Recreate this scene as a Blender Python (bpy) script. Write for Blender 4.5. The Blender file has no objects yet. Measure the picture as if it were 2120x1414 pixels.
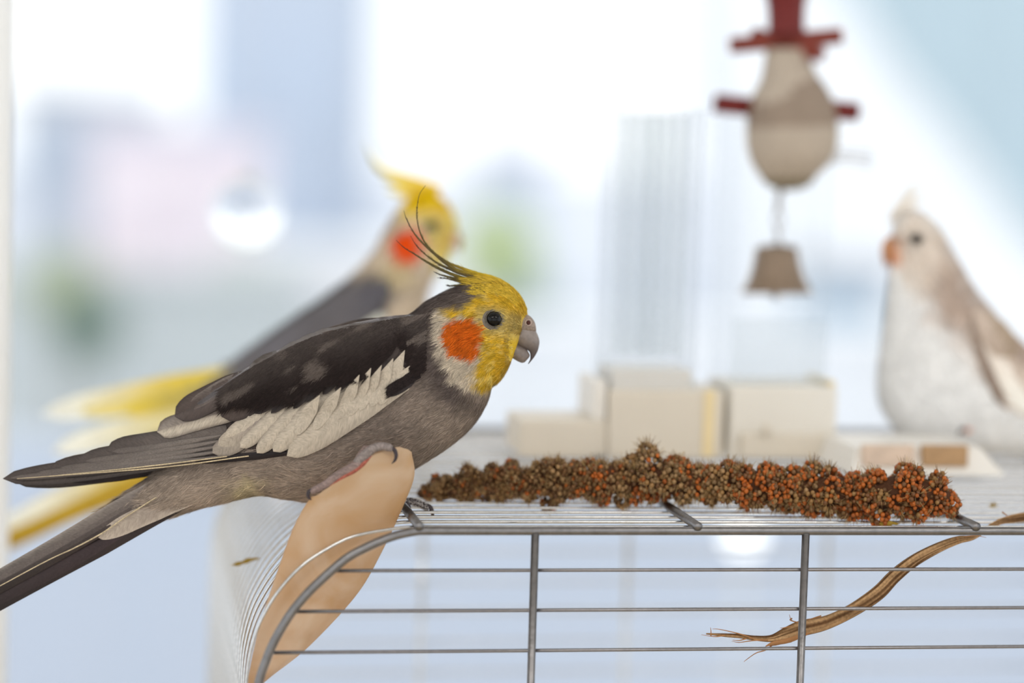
import bpy, math, random
import numpy as np
from mathutils import Vector, Matrix

random.seed(7)
rng = np.random.default_rng(11)
scn = bpy.context.scene
COL = scn.collection

# ------------------------------------------------------------------ camera
# world frame: x along the cage front, y into the depth of the cage, z up;
# z = 0 is the axis of the rod on the cage's front top edge
FPX = 85.0 / 36.0 * 2120.0
YAW, PITCH, ROLL = math.radians(9.9), math.radians(4.93), math.radians(1.66)
_F = np.array([math.cos(PITCH) * math.sin(YAW), math.cos(PITCH) * math.cos(YAW), -math.sin(PITCH)])
_r0 = np.array([math.cos(YAW), -math.sin(YAW), 0.0])
_u0 = np.cross(_r0, _F)
_R = math.cos(ROLL) * _r0 + math.sin(ROLL) * _u0
_U = -math.sin(ROLL) * _r0 + math.cos(ROLL) * _u0
CAM = -1.25 * (_F + _R * (1108 - 1060) / FPX - _U * (1099 - 707) / FPX)

cd = bpy.data.cameras.new('camera')
cam = bpy.data.objects.new('camera', cd)
COL.objects.link(cam)
cam.matrix_world = Matrix(((_R[0], _U[0], -_F[0], CAM[0]), (_R[1], _U[1], -_F[1], CAM[1]),
                           (_R[2], _U[2], -_F[2], CAM[2]), (0, 0, 0, 1)))
cd.sensor_fit = 'HORIZONTAL'; cd.sensor_width = 36.0; cd.lens = 85.0
cd.clip_start = 0.05; cd.clip_end = 500
cd.dof.use_dof = True
cd.dof.focus_distance = 1.283
cd.dof.aperture_fstop = 2.05
scn.camera = cam

# ------------------------------------------------------------------ world, exposure
SKY = 1.45
w = bpy.data.worlds.new('overcast_sky'); scn.world = w
w.use_nodes = True
bg = w.node_tree.nodes['Background']
bg.inputs[0].default_value = (0.975, 0.985, 1.0, 1)
bg.inputs[1].default_value = SKY
vs = scn.view_settings
vs.view_transform = 'Standard'; vs.look = 'None'; vs.exposure = 0.0; vs.gamma = 1.0
vs.use_curve_mapping = False
scn.cycles.transparent_max_bounces = 48

FLOOR_Z, CEIL_Z = -1.15, 1.45

# two unseen ceiling panels added for fill light, behind the camera side
FILL_PANELS = [(-1.0, -1.7), (1.0, -1.7)]
for _x, _y in FILL_PANELS:
    ld = bpy.data.lights.new('fill_panel_light', 'AREA'); ld.shape = 'RECTANGLE'; ld.size = 1.2; ld.size_y = 0.5
    ld.energy = 15; ld.color = (1.0, 0.96, 0.9)
    lo = bpy.data.objects.new('fill_panel_light', ld); lo.location = (_x, _y, CEIL_Z - .062); COL.objects.link(lo)

# ------------------------------------------------------------------ pixel helpers
def ray(px, py):
    return _F + _R * ((px - 1060) / FPX) - _U * ((py - 707) / FPX)
def at(px, py, d):
    px = np.asarray(px, float); py = np.asarray(py, float); d = np.asarray(d, float)
    px, py, d = np.broadcast_arrays(px, py, d)
    r = _F + ((px - 1060) / FPX)[..., None] * _R - ((py - 707) / FPX)[..., None] * _U
    return CAM + r * d[..., None]
def on_y(px, py, y):
    r = ray(px, py); return CAM + r * ((y - CAM[1]) / r[1])
def on_z(px, py, z):
    r = ray(px, py); return CAM + r * ((z - CAM[2]) / r[2])
def depth_of(p):
    return float(np.dot(np.asarray(p) - CAM, _F))
def proj(p):
    v = np.asarray(p) - CAM; d = v @ _F
    return 1060 + FPX * (v @ _R) / d, 707 - FPX * (v @ _U) / d

# ------------------------------------------------------------------ colour, noise
def S(h, k=1.0):
    if isinstance(h, str):
        h = h.lstrip('#'); c = np.array([int(h[i:i + 2], 16) for i in (0, 2, 4)]) / 255.0
    else:
        c = np.array(h) / 255.0
    l = np.where(c <= 0.04045, c / 12.92, ((c + 0.055) / 1.055) ** 2.4)
    return np.clip(l * k, 0, 0.95)
def _hash(i, j, s=0):
    n = (i * 374761393 + j * 668265263 + s * 982451653) & 0xffffffff
    n = ((n ^ (n >> 13)) * 1274126177) & 0xffffffff
    return ((n ^ (n >> 16)) & 0xffff) / 65535.0
def vnoise(x, y, s=0):
    x = np.asarray(x, float); y = np.asarray(y, float)
    i = np.floor(x).astype(np.int64); j = np.floor(y).astype(np.int64)
    u = x - i; v = y - j
    u = u * u * (3 - 2 * u); v = v * v * (3 - 2 * v)
    a = _hash(i, j, s); b = _hash(i + 1, j, s); c = _hash(i, j + 1, s); d = _hash(i + 1, j + 1, s)
    return (a * (1 - u) + b * u) * (1 - v) + (c * (1 - u) + d * u) * v
def sstep(a, b, x):
    t = np.clip((x - a) / (b - a), 0, 1); return t * t * (3 - 2 * t)
def sdpoly(px, py, poly):
    """signed distance, negative inside"""
    px = np.asarray(px, float); py = np.asarray(py, float)
    d = np.full(px.shape, 1e9); inside = np.zeros(px.shape, bool)
    n = len(poly)
    for i in range(n):
        x0, y0 = poly[i]; x1, y1 = poly[(i + 1) % n]
        ex, ey = x1 - x0, y1 - y0
        wx, wy = px - x0, py - y0
        t = np.clip((wx * ex + wy * ey) / (ex * ex + ey * ey + 1e-9), 0, 1)
        d = np.minimum(d, (wx - ex * t) ** 2 + (wy - ey * t) ** 2)
        c = ((y0 <= py) & (y1 > py)) | ((y1 <= py) & (y0 > py))
        with np.errstate(divide='ignore', invalid='ignore'):
            xi = x0 + (py - y0) / (ey if ey != 0 else 1e-9) * ex
        inside ^= (c & (px < xi))
    d = np.sqrt(d)
    return np.where(inside, -d, d)

# ------------------------------------------------------------------ object helpers
def tag(o, label, cat, group=None):
    o['label'] = label; o['category'] = cat
    if group: o['group'] = group
    return o
def struct(o):
    o['kind'] = 'structure'; return o
def link(o, parent=None):
    COL.objects.link(o)
    if parent is not None:
        o.parent = parent
        o.matrix_parent_inverse = parent.matrix_world.inverted()
    return o
def empty(name, loc):
    o = bpy.data.objects.new(name, None); o.empty_display_size = 0.02
    COL.objects.link(o); o.location = Vector(loc)
    o.matrix_world = Matrix.Translation(Vector(loc))
    return o

def mesh_np(name, verts, faces, mat, parent=None, cols=None, uvs=None, smooth=True, origin=None):
    """verts (N,3); faces: list of (M,k) int arrays; cols (N,3) linear; uvs (N,2)"""
    verts = np.asarray(verts, float)
    if origin is None: origin = verts.mean(0)
    origin = np.asarray(origin, float)
    me = bpy.data.meshes.new(name)
    faces = [np.asarray(f, np.int32) for f in faces if len(f)]
    nl = sum(f.size for f in faces); npoly = sum(len(f) for f in faces)
    me.vertices.add(len(verts)); me.vertices.foreach_set('co', (verts - origin).astype(np.float32).ravel())
    me.loops.add(nl); li = np.concatenate([f.ravel() for f in faces]); me.loops.foreach_set('vertex_index', li)
    me.polygons.add(npoly)
    tot = np.concatenate([np.full(len(f), f.shape[1], np.int32) for f in faces])
    st = np.concatenate([[0], np.cumsum(tot)[:-1]]).astype(np.int32)
    me.polygons.foreach_set('loop_start', st)
    me.polygons.foreach_set('use_smooth', np.full(npoly, smooth))
    me.update(calc_edges=True); me.validate()
    if cols is not None:
        a = me.color_attributes.new('Col', 'FLOAT_COLOR', 'POINT')
        c4 = np.ones((len(verts), 4), np.float32); c4[:, :3] = np.clip(cols, 0, 1)
        a.data.foreach_set('color', c4.ravel())
    if uvs is not None:
        u = me.uv_layers.new(name='UVMap')
        u.data.foreach_set('uv', np.asarray(uvs, np.float32)[li].ravel())
    me.materials.append(mat)
    o = bpy.data.objects.new(name, me)
    o.location = Vector(origin); o.matrix_world = Matrix.Translation(Vector(origin))
    return link(o, parent)

def grid_faces(nu, nv, off=0, wrap_v=False):
    i = np.arange(nu - 1)[:, None]; j = np.arange(nv if wrap_v else nv - 1)[None, :]
    j2 = (j + 1) % nv
    a = i * nv + j; b = i * nv + j2; c = (i + 1) * nv + j2; d = (i + 1) * nv + j
    return np.stack([a, b, c, d], -1).reshape(-1, 4) + off

def cr(pts, n):
    """Catmull-Rom resample of control points (K,dim) into n points (uniform in parameter)"""
    p = np.asarray(pts, float)
    if len(p) == 2: 
        t = np.linspace(0, 1, n)[:, None]; return p[0] * (1 - t) + p[1] * t
    P = np.vstack([2 * p[0] - p[1], p, 2 * p[-1] - p[-2]])
    t = np.linspace(0, len(p) - 1, n); k = np.minimum(t.astype(int), len(p) - 2); u = (t - k)[:, None]
    a, b, c, d = P[k], P[k + 1], P[k + 2], P[k + 3]
    return 0.5 * (2 * b + (c - a) * u + (2 * a - 5 * b + 4 * c - d) * u ** 2 + (-a + 3 * b - 3 * c + d) * u ** 3)

def tube_geo(path, rad, nseg=8, flat=1.0, caps=True):
    p = np.asarray(path, float); n = len(p)
    r = np.broadcast_to(np.asarray(rad, float), (n,))
    t = np.gradient(p, axis=0); t /= np.linalg.norm(t, axis=1)[:, None] + 1e-12
    ref = np.array([0, 0, 1.0]) if abs(t[0][2]) < 0.9 else np.array([0, 1.0, 0])
    N = np.zeros_like(p); v = ref - t[0] * (ref @ t[0]); N[0] = v / np.linalg.norm(v)
    for i in range(1, n):
        v = N[i - 1] - t[i] * (N[i - 1] @ t[i]); N[i] = v / (np.linalg.norm(v) + 1e-12)
    B = np.cross(t, N)
    a = np.linspace(0, 2 * np.pi, nseg, endpoint=False)
    V = p[:, None] + r[:, None, None] * (np.cos(a)[None, :, None] * N[:, None] + flat * np.sin(a)[None, :, None] * B[:, None])
    V = V.reshape(-1, 3); F = [grid_faces(n, nseg, 0, True)]
    if caps:
        F.append(np.arange(nseg)[::-1][None, :]); F.append((np.arange(nseg) + (n - 1) * nseg)[None, :])
    return V, F
def tube(name, path, rad, mat, parent=None, nseg=8, flat=1.0):
    V, F = tube_geo(path, rad, nseg, flat)
    return mesh_np(name, V, F, mat, parent)

class MB:
    """collects several shapes into ONE mesh"""
    def __init__(s): s.v = []; s.f = []; s.n = 0
    def add(s, V, F):
        V = np.asarray(V, float)
        for f in F: s.f.append(np.asarray(f) + s.n)
        s.v.append(V); s.n += len(V); return s
    def box(s, lo, hi, M=None):
        lo = np.asarray(lo, float); hi = np.asarray(hi, float)
        V = np.array([[x, y, z] for x in (lo[0], hi[0]) for y in (lo[1], hi[1]) for z in (lo[2], hi[2])])
        if M is not None: V = V @ M[:3, :3].T + M[:3, 3]
        return s.add(V, [np.array([[0, 1, 3, 2], [4, 6, 7, 5], [0, 4, 5, 1], [2, 3, 7, 6], [0, 2, 6, 4], [1, 5, 7, 3]])])
    def tube(s, path, rad, nseg=8, flat=1.0):
        return s.add(*tube_geo(path, rad, nseg, flat))
    def build(s, name, mat, parent=None, smooth=False, bevel=0.0):
        k = {}
        for f in s.f: k.setdefault(f.shape[1], []).append(f)
        o = mesh_np(name, np.vstack(s.v), [np.vstack(x) for x in k.values()], mat, parent, smooth=smooth)
        if bevel:
            m = o.modifiers.new('bevel', 'BEVEL'); m.width = bevel; m.segments = 2; m.limit_method = 'ANGLE'
        return o

def lathe(name, prof, mat, parent=None, center=(0, 0, 0), nseg=32):
    prof = np.asarray(prof, float); a = np.linspace(0, 2 * np.pi, nseg, endpoint=False)
    V = np.stack([prof[:, 0][:, None] * np.cos(a), prof[:, 0][:, None] * np.sin(a), np.repeat(prof[:, 1][:, None], nseg, 1)], -1).reshape(-1, 3)
    return mesh_np(name, V + np.asarray(center), [grid_faces(len(prof), nseg, 0, True)], mat, parent)

def ico(sub=1):
    import bmesh
    bm = bmesh.new(); bmesh.ops.create_icosphere(bm, subdivisions=sub, radius=1.0)
    V = np.array([v.co[:] for v in bm.verts]); F = np.array([[v.index for v in f.verts] for f in bm.faces]); bm.free()
    return V, F
ICO1, ICO2, ICO3 = ico(1), ico(2), ico(4)
def blob(name, c, radii, mat, parent=None, M=None, I=None):
    V = (I or ICO3)[0] * np.asarray(radii)
    if M is not None: V = V @ np.asarray(M).T
    return mesh_np(name, V + np.asarray(c), [(I or ICO3)[1]], mat, parent, origin=c)

# ------------------------------------------------------------------ materials
def M_(name, col, rough=0.6, metal=0.0, noise=0.12, scale=40.0, bump=0.0, spec=0.4, alpha=1.0, trans=0.0, ior=1.45, stretch=(1, 1, 1)):
    m = bpy.data.materials.new(name); m.use_nodes = True
    nt = m.node_tree; b = nt.nodes['Principled BSDF']
    c = S(col) if isinstance(col, str) else np.asarray(col)
    tc = nt.nodes.new('ShaderNodeTexCoord'); mp = nt.nodes.new('ShaderNodeMapping')
    mp.inputs['Scale'].default_value = stretch
    nz = nt.nodes.new('ShaderNodeTexNoise'); nz.inputs['Scale'].default_value = scale; nz.inputs['Detail'].default_value = 5
    nt.links.new(tc.outputs['Object'], mp.inputs[0]); nt.links.new(mp.outputs[0], nz.inputs['Vector'])
    mx = nt.nodes.new('ShaderNodeMix'); mx.data_type = 'RGBA'
    lo = np.clip(c * (1 - noise), 0, 1); hi = np.clip(c * (1 + noise), 0, 1)
    mx.inputs[6].default_value = (*lo, 1); mx.inputs[7].default_value = (*hi, 1)
    nt.links.new(nz.outputs['Fac'], mx.inputs[0]); nt.links.new(mx.outputs[2], b.inputs['Base Color'])
    b.inputs['Roughness'].default_value = rough; b.inputs['Metallic'].default_value = metal
    b.inputs['Specular IOR Level'].default_value = spec; b.inputs['IOR'].default_value = ior
    b.inputs['Transmission Weight'].default_value = trans; b.inputs['Alpha'].default_value = alpha
    if bump:
        bp = nt.nodes.new('ShaderNodeBump'); bp.inputs['Strength'].default_value = bump; bp.inputs['Distance'].default_value = 0.001
        nt.links.new(nz.outputs['Fac'], bp.inputs['Height']); nt.links.new(bp.outputs[0], b.inputs['Normal'])
    return m
def M_vcol(name, rough=0.75, scale=900, noise=0.25, spec=0.2, sheen=0.0, barb=False, transl=0.0):
    m = bpy.data.materials.new(name); m.use_nodes = True
    nt = m.node_tree; b = nt.nodes['Principled BSDF']
    at_ = nt.nodes.new('ShaderNodeAttribute'); at_.attribute_name = 'Col'
    nz = nt.nodes.new('ShaderNodeTexNoise'); nz.inputs['Detail'].default_value = 4
    if barb:
        uv = nt.nodes.new('ShaderNodeUVMap'); mp = nt.nodes.new('ShaderNodeMapping')
        mp.inputs['Scale'].default_value = (1.0, 0.05, 1)
        nt.links.new(uv.outputs[0], mp.inputs[0]); nt.links.new(mp.outputs[0], nz.inputs['Vector'])
        nz.inputs['Scale'].default_value = scale
    else:
        tc = nt.nodes.new('ShaderNodeTexCoord'); nt.links.new(tc.outputs['Object'], nz.inputs['Vector'])
        nz.inputs['Scale'].default_value = scale
    mr = nt.nodes.new('ShaderNodeMapRange'); mr.inputs[1].default_value = 0.3; mr.inputs[2].default_value = 0.7
    mr.inputs[3].default_value = 1 - noise; mr.inputs[4].default_value = 1 + noise
    nt.links.new(nz.outputs['Fac'], mr.inputs[0])
    vm = nt.nodes.new('ShaderNodeVectorMath'); vm.operation = 'SCALE'
    nt.links.new(at_.outputs['Color'], vm.inputs[0]); nt.links.new(mr.outputs[0], vm.inputs['Scale'])
    nt.links.new(vm.outputs[0], b.inputs['Base Color'])
    b.inputs['Roughness'].default_value = rough; b.inputs['Specular IOR Level'].default_value = spec
    b.inputs['Sheen Weight'].default_value = sheen
    if transl:
        out = nt.nodes['Material Output']; tr = nt.nodes.new('ShaderNodeBsdfTranslucent'); ms = nt.nodes.new('ShaderNodeMixShader')
        ms.inputs[0].default_value = transl
        nt.links.new(vm.outputs[0], tr.inputs[0]); nt.links.new(b.outputs[0], ms.inputs[1]); nt.links.new(tr.outputs[0], ms.inputs[2])
        nt.links.new(ms.outputs[0], out.inputs[0])
    return m
def M_clear(name, tint=(0.95, 0.97, 0.98), body=0.25, rough=0.15, gloss=0.03):
    """thin clear plastic or glass sheet: mostly see-through, some haze, slight sheen"""
    m = bpy.data.materials.new(name); m.use_nodes = True; nt = m.node_tree
    for n in list(nt.nodes):
        if n.type != 'OUTPUT_MATERIAL': nt.nodes.remove(n)
    out = [n for n in nt.nodes if n.type == 'OUTPUT_MATERIAL'][0]
    t = nt.nodes.new('ShaderNodeBsdfTransparent'); t.inputs[0].default_value = (*tint, 1)
    d = nt.nodes.new('ShaderNodeBsdfTranslucent'); d.inputs[0].default_value = (0.93, 0.95, 0.96, 1)
    g = nt.nodes.new('ShaderNodeBsdfGlossy'); g.inputs['Roughness'].default_value = rough
    nz = nt.nodes.new('ShaderNodeTexNoise'); nz.inputs['Scale'].default_value = 25
    mr = nt.nodes.new('ShaderNodeMapRange'); mr.inputs[3].default_value = body * 0.6; mr.inputs[4].default_value = body * 1.4
    nt.links.new(nz.outputs['Fac'], mr.inputs[0])
    m1 = nt.nodes.new('ShaderNodeMixShader'); m2 = nt.nodes.new('ShaderNodeMixShader')
    nt.links.new(mr.outputs[0], m1.inputs[0]); nt.links.new(t.outputs[0], m1.inputs[1]); nt.links.new(d.outputs[0], m1.inputs[2])
    m2.inputs[0].default_value = gloss; nt.links.new(m1.outputs[0], m2.inputs[1]); nt.links.new(g.outputs[0], m2.inputs[2])
    nt.links.new(m2.outputs[0], out.inputs[0])
    return m

MAT = {}
MAT['wall'] = M_('white_wall_paint', '#eceae6', 0.9, noise=0.03, scale=6)
MAT['ceil'] = M_('white_ceiling_paint', '#f0efec', 0.9, noise=0.02, scale=6)
MAT['floor'] = M_('pale_wood_floor', '#c9b79c', 0.5, noise=0.15, scale=3, stretch=(1, 12, 1))
MAT['frame'] = M_('white_window_frame', '#eef0f2', 0.4, noise=0.03)
MAT['glass'] = M_clear('window_glass', tint=(0.98, 0.99, 0.99), body=0.01, rough=0.05)
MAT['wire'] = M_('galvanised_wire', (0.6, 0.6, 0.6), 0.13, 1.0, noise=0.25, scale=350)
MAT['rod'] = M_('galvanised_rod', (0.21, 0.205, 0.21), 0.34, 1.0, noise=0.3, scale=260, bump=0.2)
MAT['front_wire'] = M_('shade_toned_wire', (0.26, 0.25, 0.26), 0.3, 1.0, noise=0.25, scale=350)  # front wire copy, the dark room's reflection put into its colour
MAT['white_plastic'] = M_('white_plastic', '#eeebe6', 0.45, noise=0.03)
MAT['beige_plastic'] = M_('beige_plastic', '#ded6c9', 0.5, noise=0.04)
MAT['table'] = M_('white_table', '#e4e2de', 0.5, noise=0.04)

# ------------------------------------------------------------------ room
X0, X1, Y0, Y1 = -2.6, 2.6, -3.4, 1.45      # inside faces of the room
def wall_with_opening(name, axis, pos, a0, a1, o0, o1, oz0, oz1, th=0.12):
    """a wall with one big window opening; axis = 'y' wall lies in the xz plane"""
    m = MB()
    def bx(s0, s1, z0, z1):
        if s1 - s0 < 1e-4 or z1 - z0 < 1e-4: return
        if axis == 'y': m.box((s0, pos, z0), (s1, pos + th, z1))
        else: m.box((pos, s0, z0), (pos + th, s1, z1))
    bx(a0, o0, FLOOR_Z, CEIL_Z); bx(o1, a1, FLOOR_Z, CEIL_Z)
    bx(o0, o1, FLOOR_Z, oz0); bx(o0, o1, oz1, CEIL_Z)
    return struct(m.build(name, MAT['wall']))
struct(MB().box((X0 - .12, Y0 - .12, FLOOR_Z - .1), (X1 + .12, Y1 + .12, FLOOR_Z)).build('floor', MAT['floor']))
struct(MB().box((X0 - .12, Y0 - .12, CEIL_Z), (X1 + .12, Y1 + .12, CEIL_Z + .1)).build('ceiling', MAT['ceil']))
wall_with_opening('wall_front', 'y', Y1, X0 - .12, X1 + .12, -2.2, 2.2, FLOOR_Z + .05, CEIL_Z - .1)
wall_with_opening('wall_back', 'y', Y0 - .12, X0 - .12, X1 + .12, -2.3, 2.3, FLOOR_Z + .1, CEIL_Z - .1)
wall_with_opening('wall_left', 'x', X0 - .12, Y0, Y1, -2.9, 1.0, FLOOR_Z + .3, CEIL_Z - .1)
wall_with_opening('wall_right', 'x', X1, Y0, Y1, -2.9, 1.0, FLOOR_Z + .3, CEIL_Z - .1)
def window(n, axis, pos, s0, s1, z0, z1, mull=()):
    m = MB(); t = .05
    def bx(a, b, c, d):
        if axis == 'y': m.box((a, pos, c), (b, pos + .05, d))
        else: m.box((pos, a, c), (pos + .05, b, d))
    bx(s0, s0 + t, z0, z1); bx(s1 - t, s1, z0, z1); bx(s0, s1, z0, z0 + t); bx(s0, s1, z1 - t, z1)
    for q in mull: bx(q - t / 2, q + t / 2, z0, z1)
    o = struct(m.build('window_%d' % n, MAT['frame']))
    edges = [s0 + t] + list(mull) + [s1 - t]
    for a, b in zip(edges[:-1], edges[1:]):
        p = MB()
        if axis == 'y': p.box((a, pos + .022, z0 + t), (b, pos + .026, z1 - t))
        else: p.box((pos + .022, a, z0 + t), (pos + .026, b, z1 - t))
        p.build('pane', MAT['glass'], o)
    return o
window(1, 'y', Y1 + .03, -2.2, 2.2, FLOOR_Z + .05, CEIL_Z - .1, (-1.2, 1.45))
window(2, 'y', Y0 - .08, -2.3, 2.3, FLOOR_Z + .1, CEIL_Z - .1, (-.8, .8))
window(3, 'x', X0 - .08, -2.9, 1.0, FLOOR_Z + .3, CEIL_Z - .1, (-1.6, -.3))
window(4, 'x', X1 + .03, -2.9, 1.0, FLOOR_Z + .3, CEIL_Z - .1, (-1.6, -.3))

for k, (x_, y_) in enumerate(FILL_PANELS):
    e_ = empty('fill_panel', (x_, y_, CEIL_Z)); tag(e_, 'flat white ceiling panel added for fill light ' + ('nearer the left window' if k == 0 else 'nearer the right window'), 'lamp')
    MB().box((x_ - .65, y_ - .3, CEIL_Z - .05), (x_ + .65, y_ + .3, CEIL_Z)).build('housing', MAT['frame'], e_)
    for li_ in [o_ for o_ in COL.objects if o_.type == 'LIGHT' and abs(o_.location.x - x_) < .01]:
        li_.parent = e_; li_.matrix_parent_inverse = e_.matrix_world.inverted()

# ------------------------------------------------------------------ outside: street and houses
GZ = -4.2
MAT['ground'] = M_('pale_pavement', '#cdd2dc', 0.9, noise=0.06, scale=0.15)
struct(MB().box((-150, Y1 + 1.6, GZ - .2), (150, 260, GZ)).build('street_ground', MAT['ground']))

_yawM = np.eye(4)
_yawM[:3, 0] = _r0; _yawM[:3, 1] = [math.sin(YAW), math.cos(YAW), 0]; _yawM[:3, 2] = [0, 0, 1]
def building(name, label, px0, px1, top, d, col, depth=6.0, roof='flat', roofcol='#b9bec6', wins=(3, 4), wincol='#aebccd', group=None, cat='building'):
    """a house standing on the street: px0..px1 its sides, top its eaves, d its distance"""
    a = at(px0, top, d); b = at(px1, top, d); wdt = (px1 - px0) / FPX * d
    c = (a + b) / 2; h = c[2] - GZ
    M = _yawM.copy(); M[:3, 3] = [c[0], c[1], GZ]
    e = empty(name, (c[0], c[1], GZ)); tag(e, label, cat, group)
    cm = M_(name + '_paint', col, 0.85, noise=0.05, scale=0.6)
    MB().box((-wdt / 2, 0, 0), (wdt / 2, depth, h), M).build('wall', cm, e)
    rm = M_(name + '_roof', roofcol, 0.8, noise=0.08, scale=1)
    if roof == 'flat':
        MB().box((-wdt / 2 - .1, -.1, h), (wdt / 2 + .1, depth + .1, h + .18), M).build('roof', rm, e)
    else:
        V = np.array([[-wdt / 2 - .2, -.2, h], [wdt / 2 + .2, -.2, h], [wdt / 2 + .2, depth + .2, h], [-wdt / 2 - .2, depth + .2, h],
                      [-wdt * .1, depth / 2, h + roof], [wdt * .1, depth / 2, h + roof]])
        V = V @ M[:3, :3].T + M[:3, 3]
        mesh_np('roof', V, [np.array([[0, 1, 5, 4], [2, 3, 4, 5], [3, 2, 1, 0]]), np.array([[0, 4, 3], [1, 2, 5]])], rm, e, smooth=False)
    wm = M_(name + '_pane', wincol, 0.2, noise=0.05)
    nx, nz = wins
    for i in range(nx):
        for k in range(nz):
            cx = -wdt / 2 + wdt * (i + .5) / nx; cz = h * (k + .6) / nz
            ww = wdt / nx * .22; hh = h / nz * .24
            if cz + hh > h: continue
            MB().box((cx - ww, -.03, cz - hh), (cx + ww, .05, cz + hh), M).build('window_pane', wm, e)
    return e
def tree(label, px, py, d, rad, col, name='street_tree', group=None, n=2600, zs=1.1):
    c = at(px, py, d); e = empty(name, (c[0], c[1], GZ)); tag(e, label, 'tree', group)
    tm = M_(name + '_bark', '#8d8578', 0.9, noise=0.2, scale=4)
    tube('trunk', [(c[0], c[1], GZ), (c[0] + .05, c[1], (GZ + c[2]) / 2), tuple(c)], [rad * .09, rad * .07, rad * .04], tm, e)
    u = rng.normal(size=(n, 3)); u /= np.linalg.norm(u, axis=1)[:, None]
    p = c + u * rad * (rng.random((n, 1)) ** .4) * np.array([1, 1, zs])
    a = rng.normal(size=(n, 3)); a /= np.linalg.norm(a, axis=1)[:, None]
    b = np.cross(a, u); b /= np.linalg.norm(b, axis=1)[:, None] + 1e-9
    s = rad * .09 * (0.6 + rng.random((n, 1)))
    V = np.stack([p - a * s, p - b * s * .5, p + a * s, p + b * s * .5], 1).reshape(-1, 3)
    f = mesh_np('foliage', V, [np.arange(4 * n).reshape(-1, 4)], M_(name + '_leaf', col, 0.8, noise=0.25, scale=2), e)
    f['kind'] = 'stuff'
    return e

building('office_block', 'pale blue grey office block with flat top, left of the white sky', 425, 716, -420, 40, '#c0cbdb', 10, wins=(2, 3), wincol='#bccadd')
building('pink_house', 'low pink plastered house among pale houses beyond the window', 195, 440, 290, 24, '#f3e6ec', 5, wins=(2, 2), wincol='#efe4ea', roofcol='#dcd8e4')
building('grey_house', 'narrow blue grey house beside the pink house', 40, 180, 215, 28, '#c3ccd6', 6, wins=(1, 3), wincol='#a9b9cb')
building('cream_house', 'pale cream low house behind the green bush', 500, 1000, 560, 31, '#f9faf9', 4, wins=(4, 2), wincol='#f0f2f2', roofcol='#f2f4f4')
building('lilac_house', 'small lilac grey house above the yellow green tree', 985, 1135, 335, 36, '#d2d9e8', 6, wins=(2, 3), wincol='#c6cfdf')
building('teal_tower', 'wide pale teal tower block filling the view behind the white gable', 1790, 2700, -190, 60, '#bdd0d8', 12, wins=(5, 6), wincol='#b7cad2')
building('blue_shed', 'small pale blue shed low behind the clear feeder', 1725, 1835, 600, 20, '#a9c3d5', 3, wins=(1, 2), wincol='#b3c8d6')
def low_wall(name, label, px0, px1, top, d, col, th=.4):
    a = at(px0, top, d); b = at(px1, top, d); c = (a + b) / 2; M = _yawM.copy(); M[:3, 3] = [c[0], c[1], GZ]; wdt = (px1 - px0) / FPX * d
    e = empty(name, (c[0], c[1], GZ)); tag(e, label, 'wall')
    MB().box((-wdt / 2, 0, 0), (wdt / 2, th, c[2] - GZ - .1), M).build('wall_body', M_(name + '_paint', col, .9, noise=.05, scale=.8), e)
    MB().box((-wdt / 2 - .05, -.06, c[2] - GZ - .1), (wdt / 2 + .05, th + .06, c[2] - GZ), M).build('coping', M_(name + '_coping', col, .9, noise=.05), e)
low_wall('garden_wall', 'pale grey green garden wall in front of the pink house', -300, 640, 560, 18.9, '#c0c6c6')
low_wall('street_wall', 'low blue grey wall nearest the balcony', -500, 2700, 955, 12, '#bcc5d3')
low_wall('white_wall', 'long white wall behind the feeders across the street', 700, 1990, 672, 15, '#f4f5f6')
# white gable in front of the teal tower
def gable():
    d = 42; e0 = at(1620, 900, d)
    e = empty('white_gabled_hall', (e0[0], e0[1], GZ)); tag(e, 'big white gabled hall in front of the pale teal tower', 'building')
    pts = [(1480, -200), (1700, -60), (1850, 160), (1990, 330), (2090, 480), (2260, 640), (2260, 2000), (1480, 2000)]
    f = np.array([at(x, y, d) for x, y in pts]); f[-2:, 2] = GZ
    k = _F * 8.0; k[2] = 0
    V = np.vstack([f, f + k]); n = len(pts)
    F = [np.arange(n)[None, ::-1], (np.arange(n) + n)[None, :]]
    q = np.array([[i, (i + 1) % n, (i + 1) % n + n, i + n] for i in range(n)])
    mesh_np('wall', V, F + [q], M_('white_render', (0.93, 0.94, 0.95), 0.9, noise=0.02), e, smooth=False)
    rm = M_('white_roof_edge', (0.9, 0.92, 0.93), 0.8, noise=0.02)
    for i in range(5):
        a, b = f[i], f[i + 1]; mb = MB(); mb.tube([a - _F * .2, b - _F * .2], .12, 6); mb.build('roof_edge', rm, e)
gable()
tree('yellow green tree crown beyond the lilac house', 1030, 520, 22, .42, '#d2dfa6', n=1500)
tree('dark green bush beside the grey house', 180, 675, 14, .24, '#6f8a78', name='dark_bush', n=1200)
tree('pale olive bush in front of the grey house', 125, 590, 18, .3, '#c0c8a4', name='olive_bush', n=900)
tree('soft grey green bush below the glass ball', 500, 640, 20, .45, '#cdd8cf', name='pale_bush', n=1200)
tree('small blue green tree right of the cockatiel beak', 1105, 610, 26, .3, '#b7c8bd', name='bluish_tree', n=900)

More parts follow.
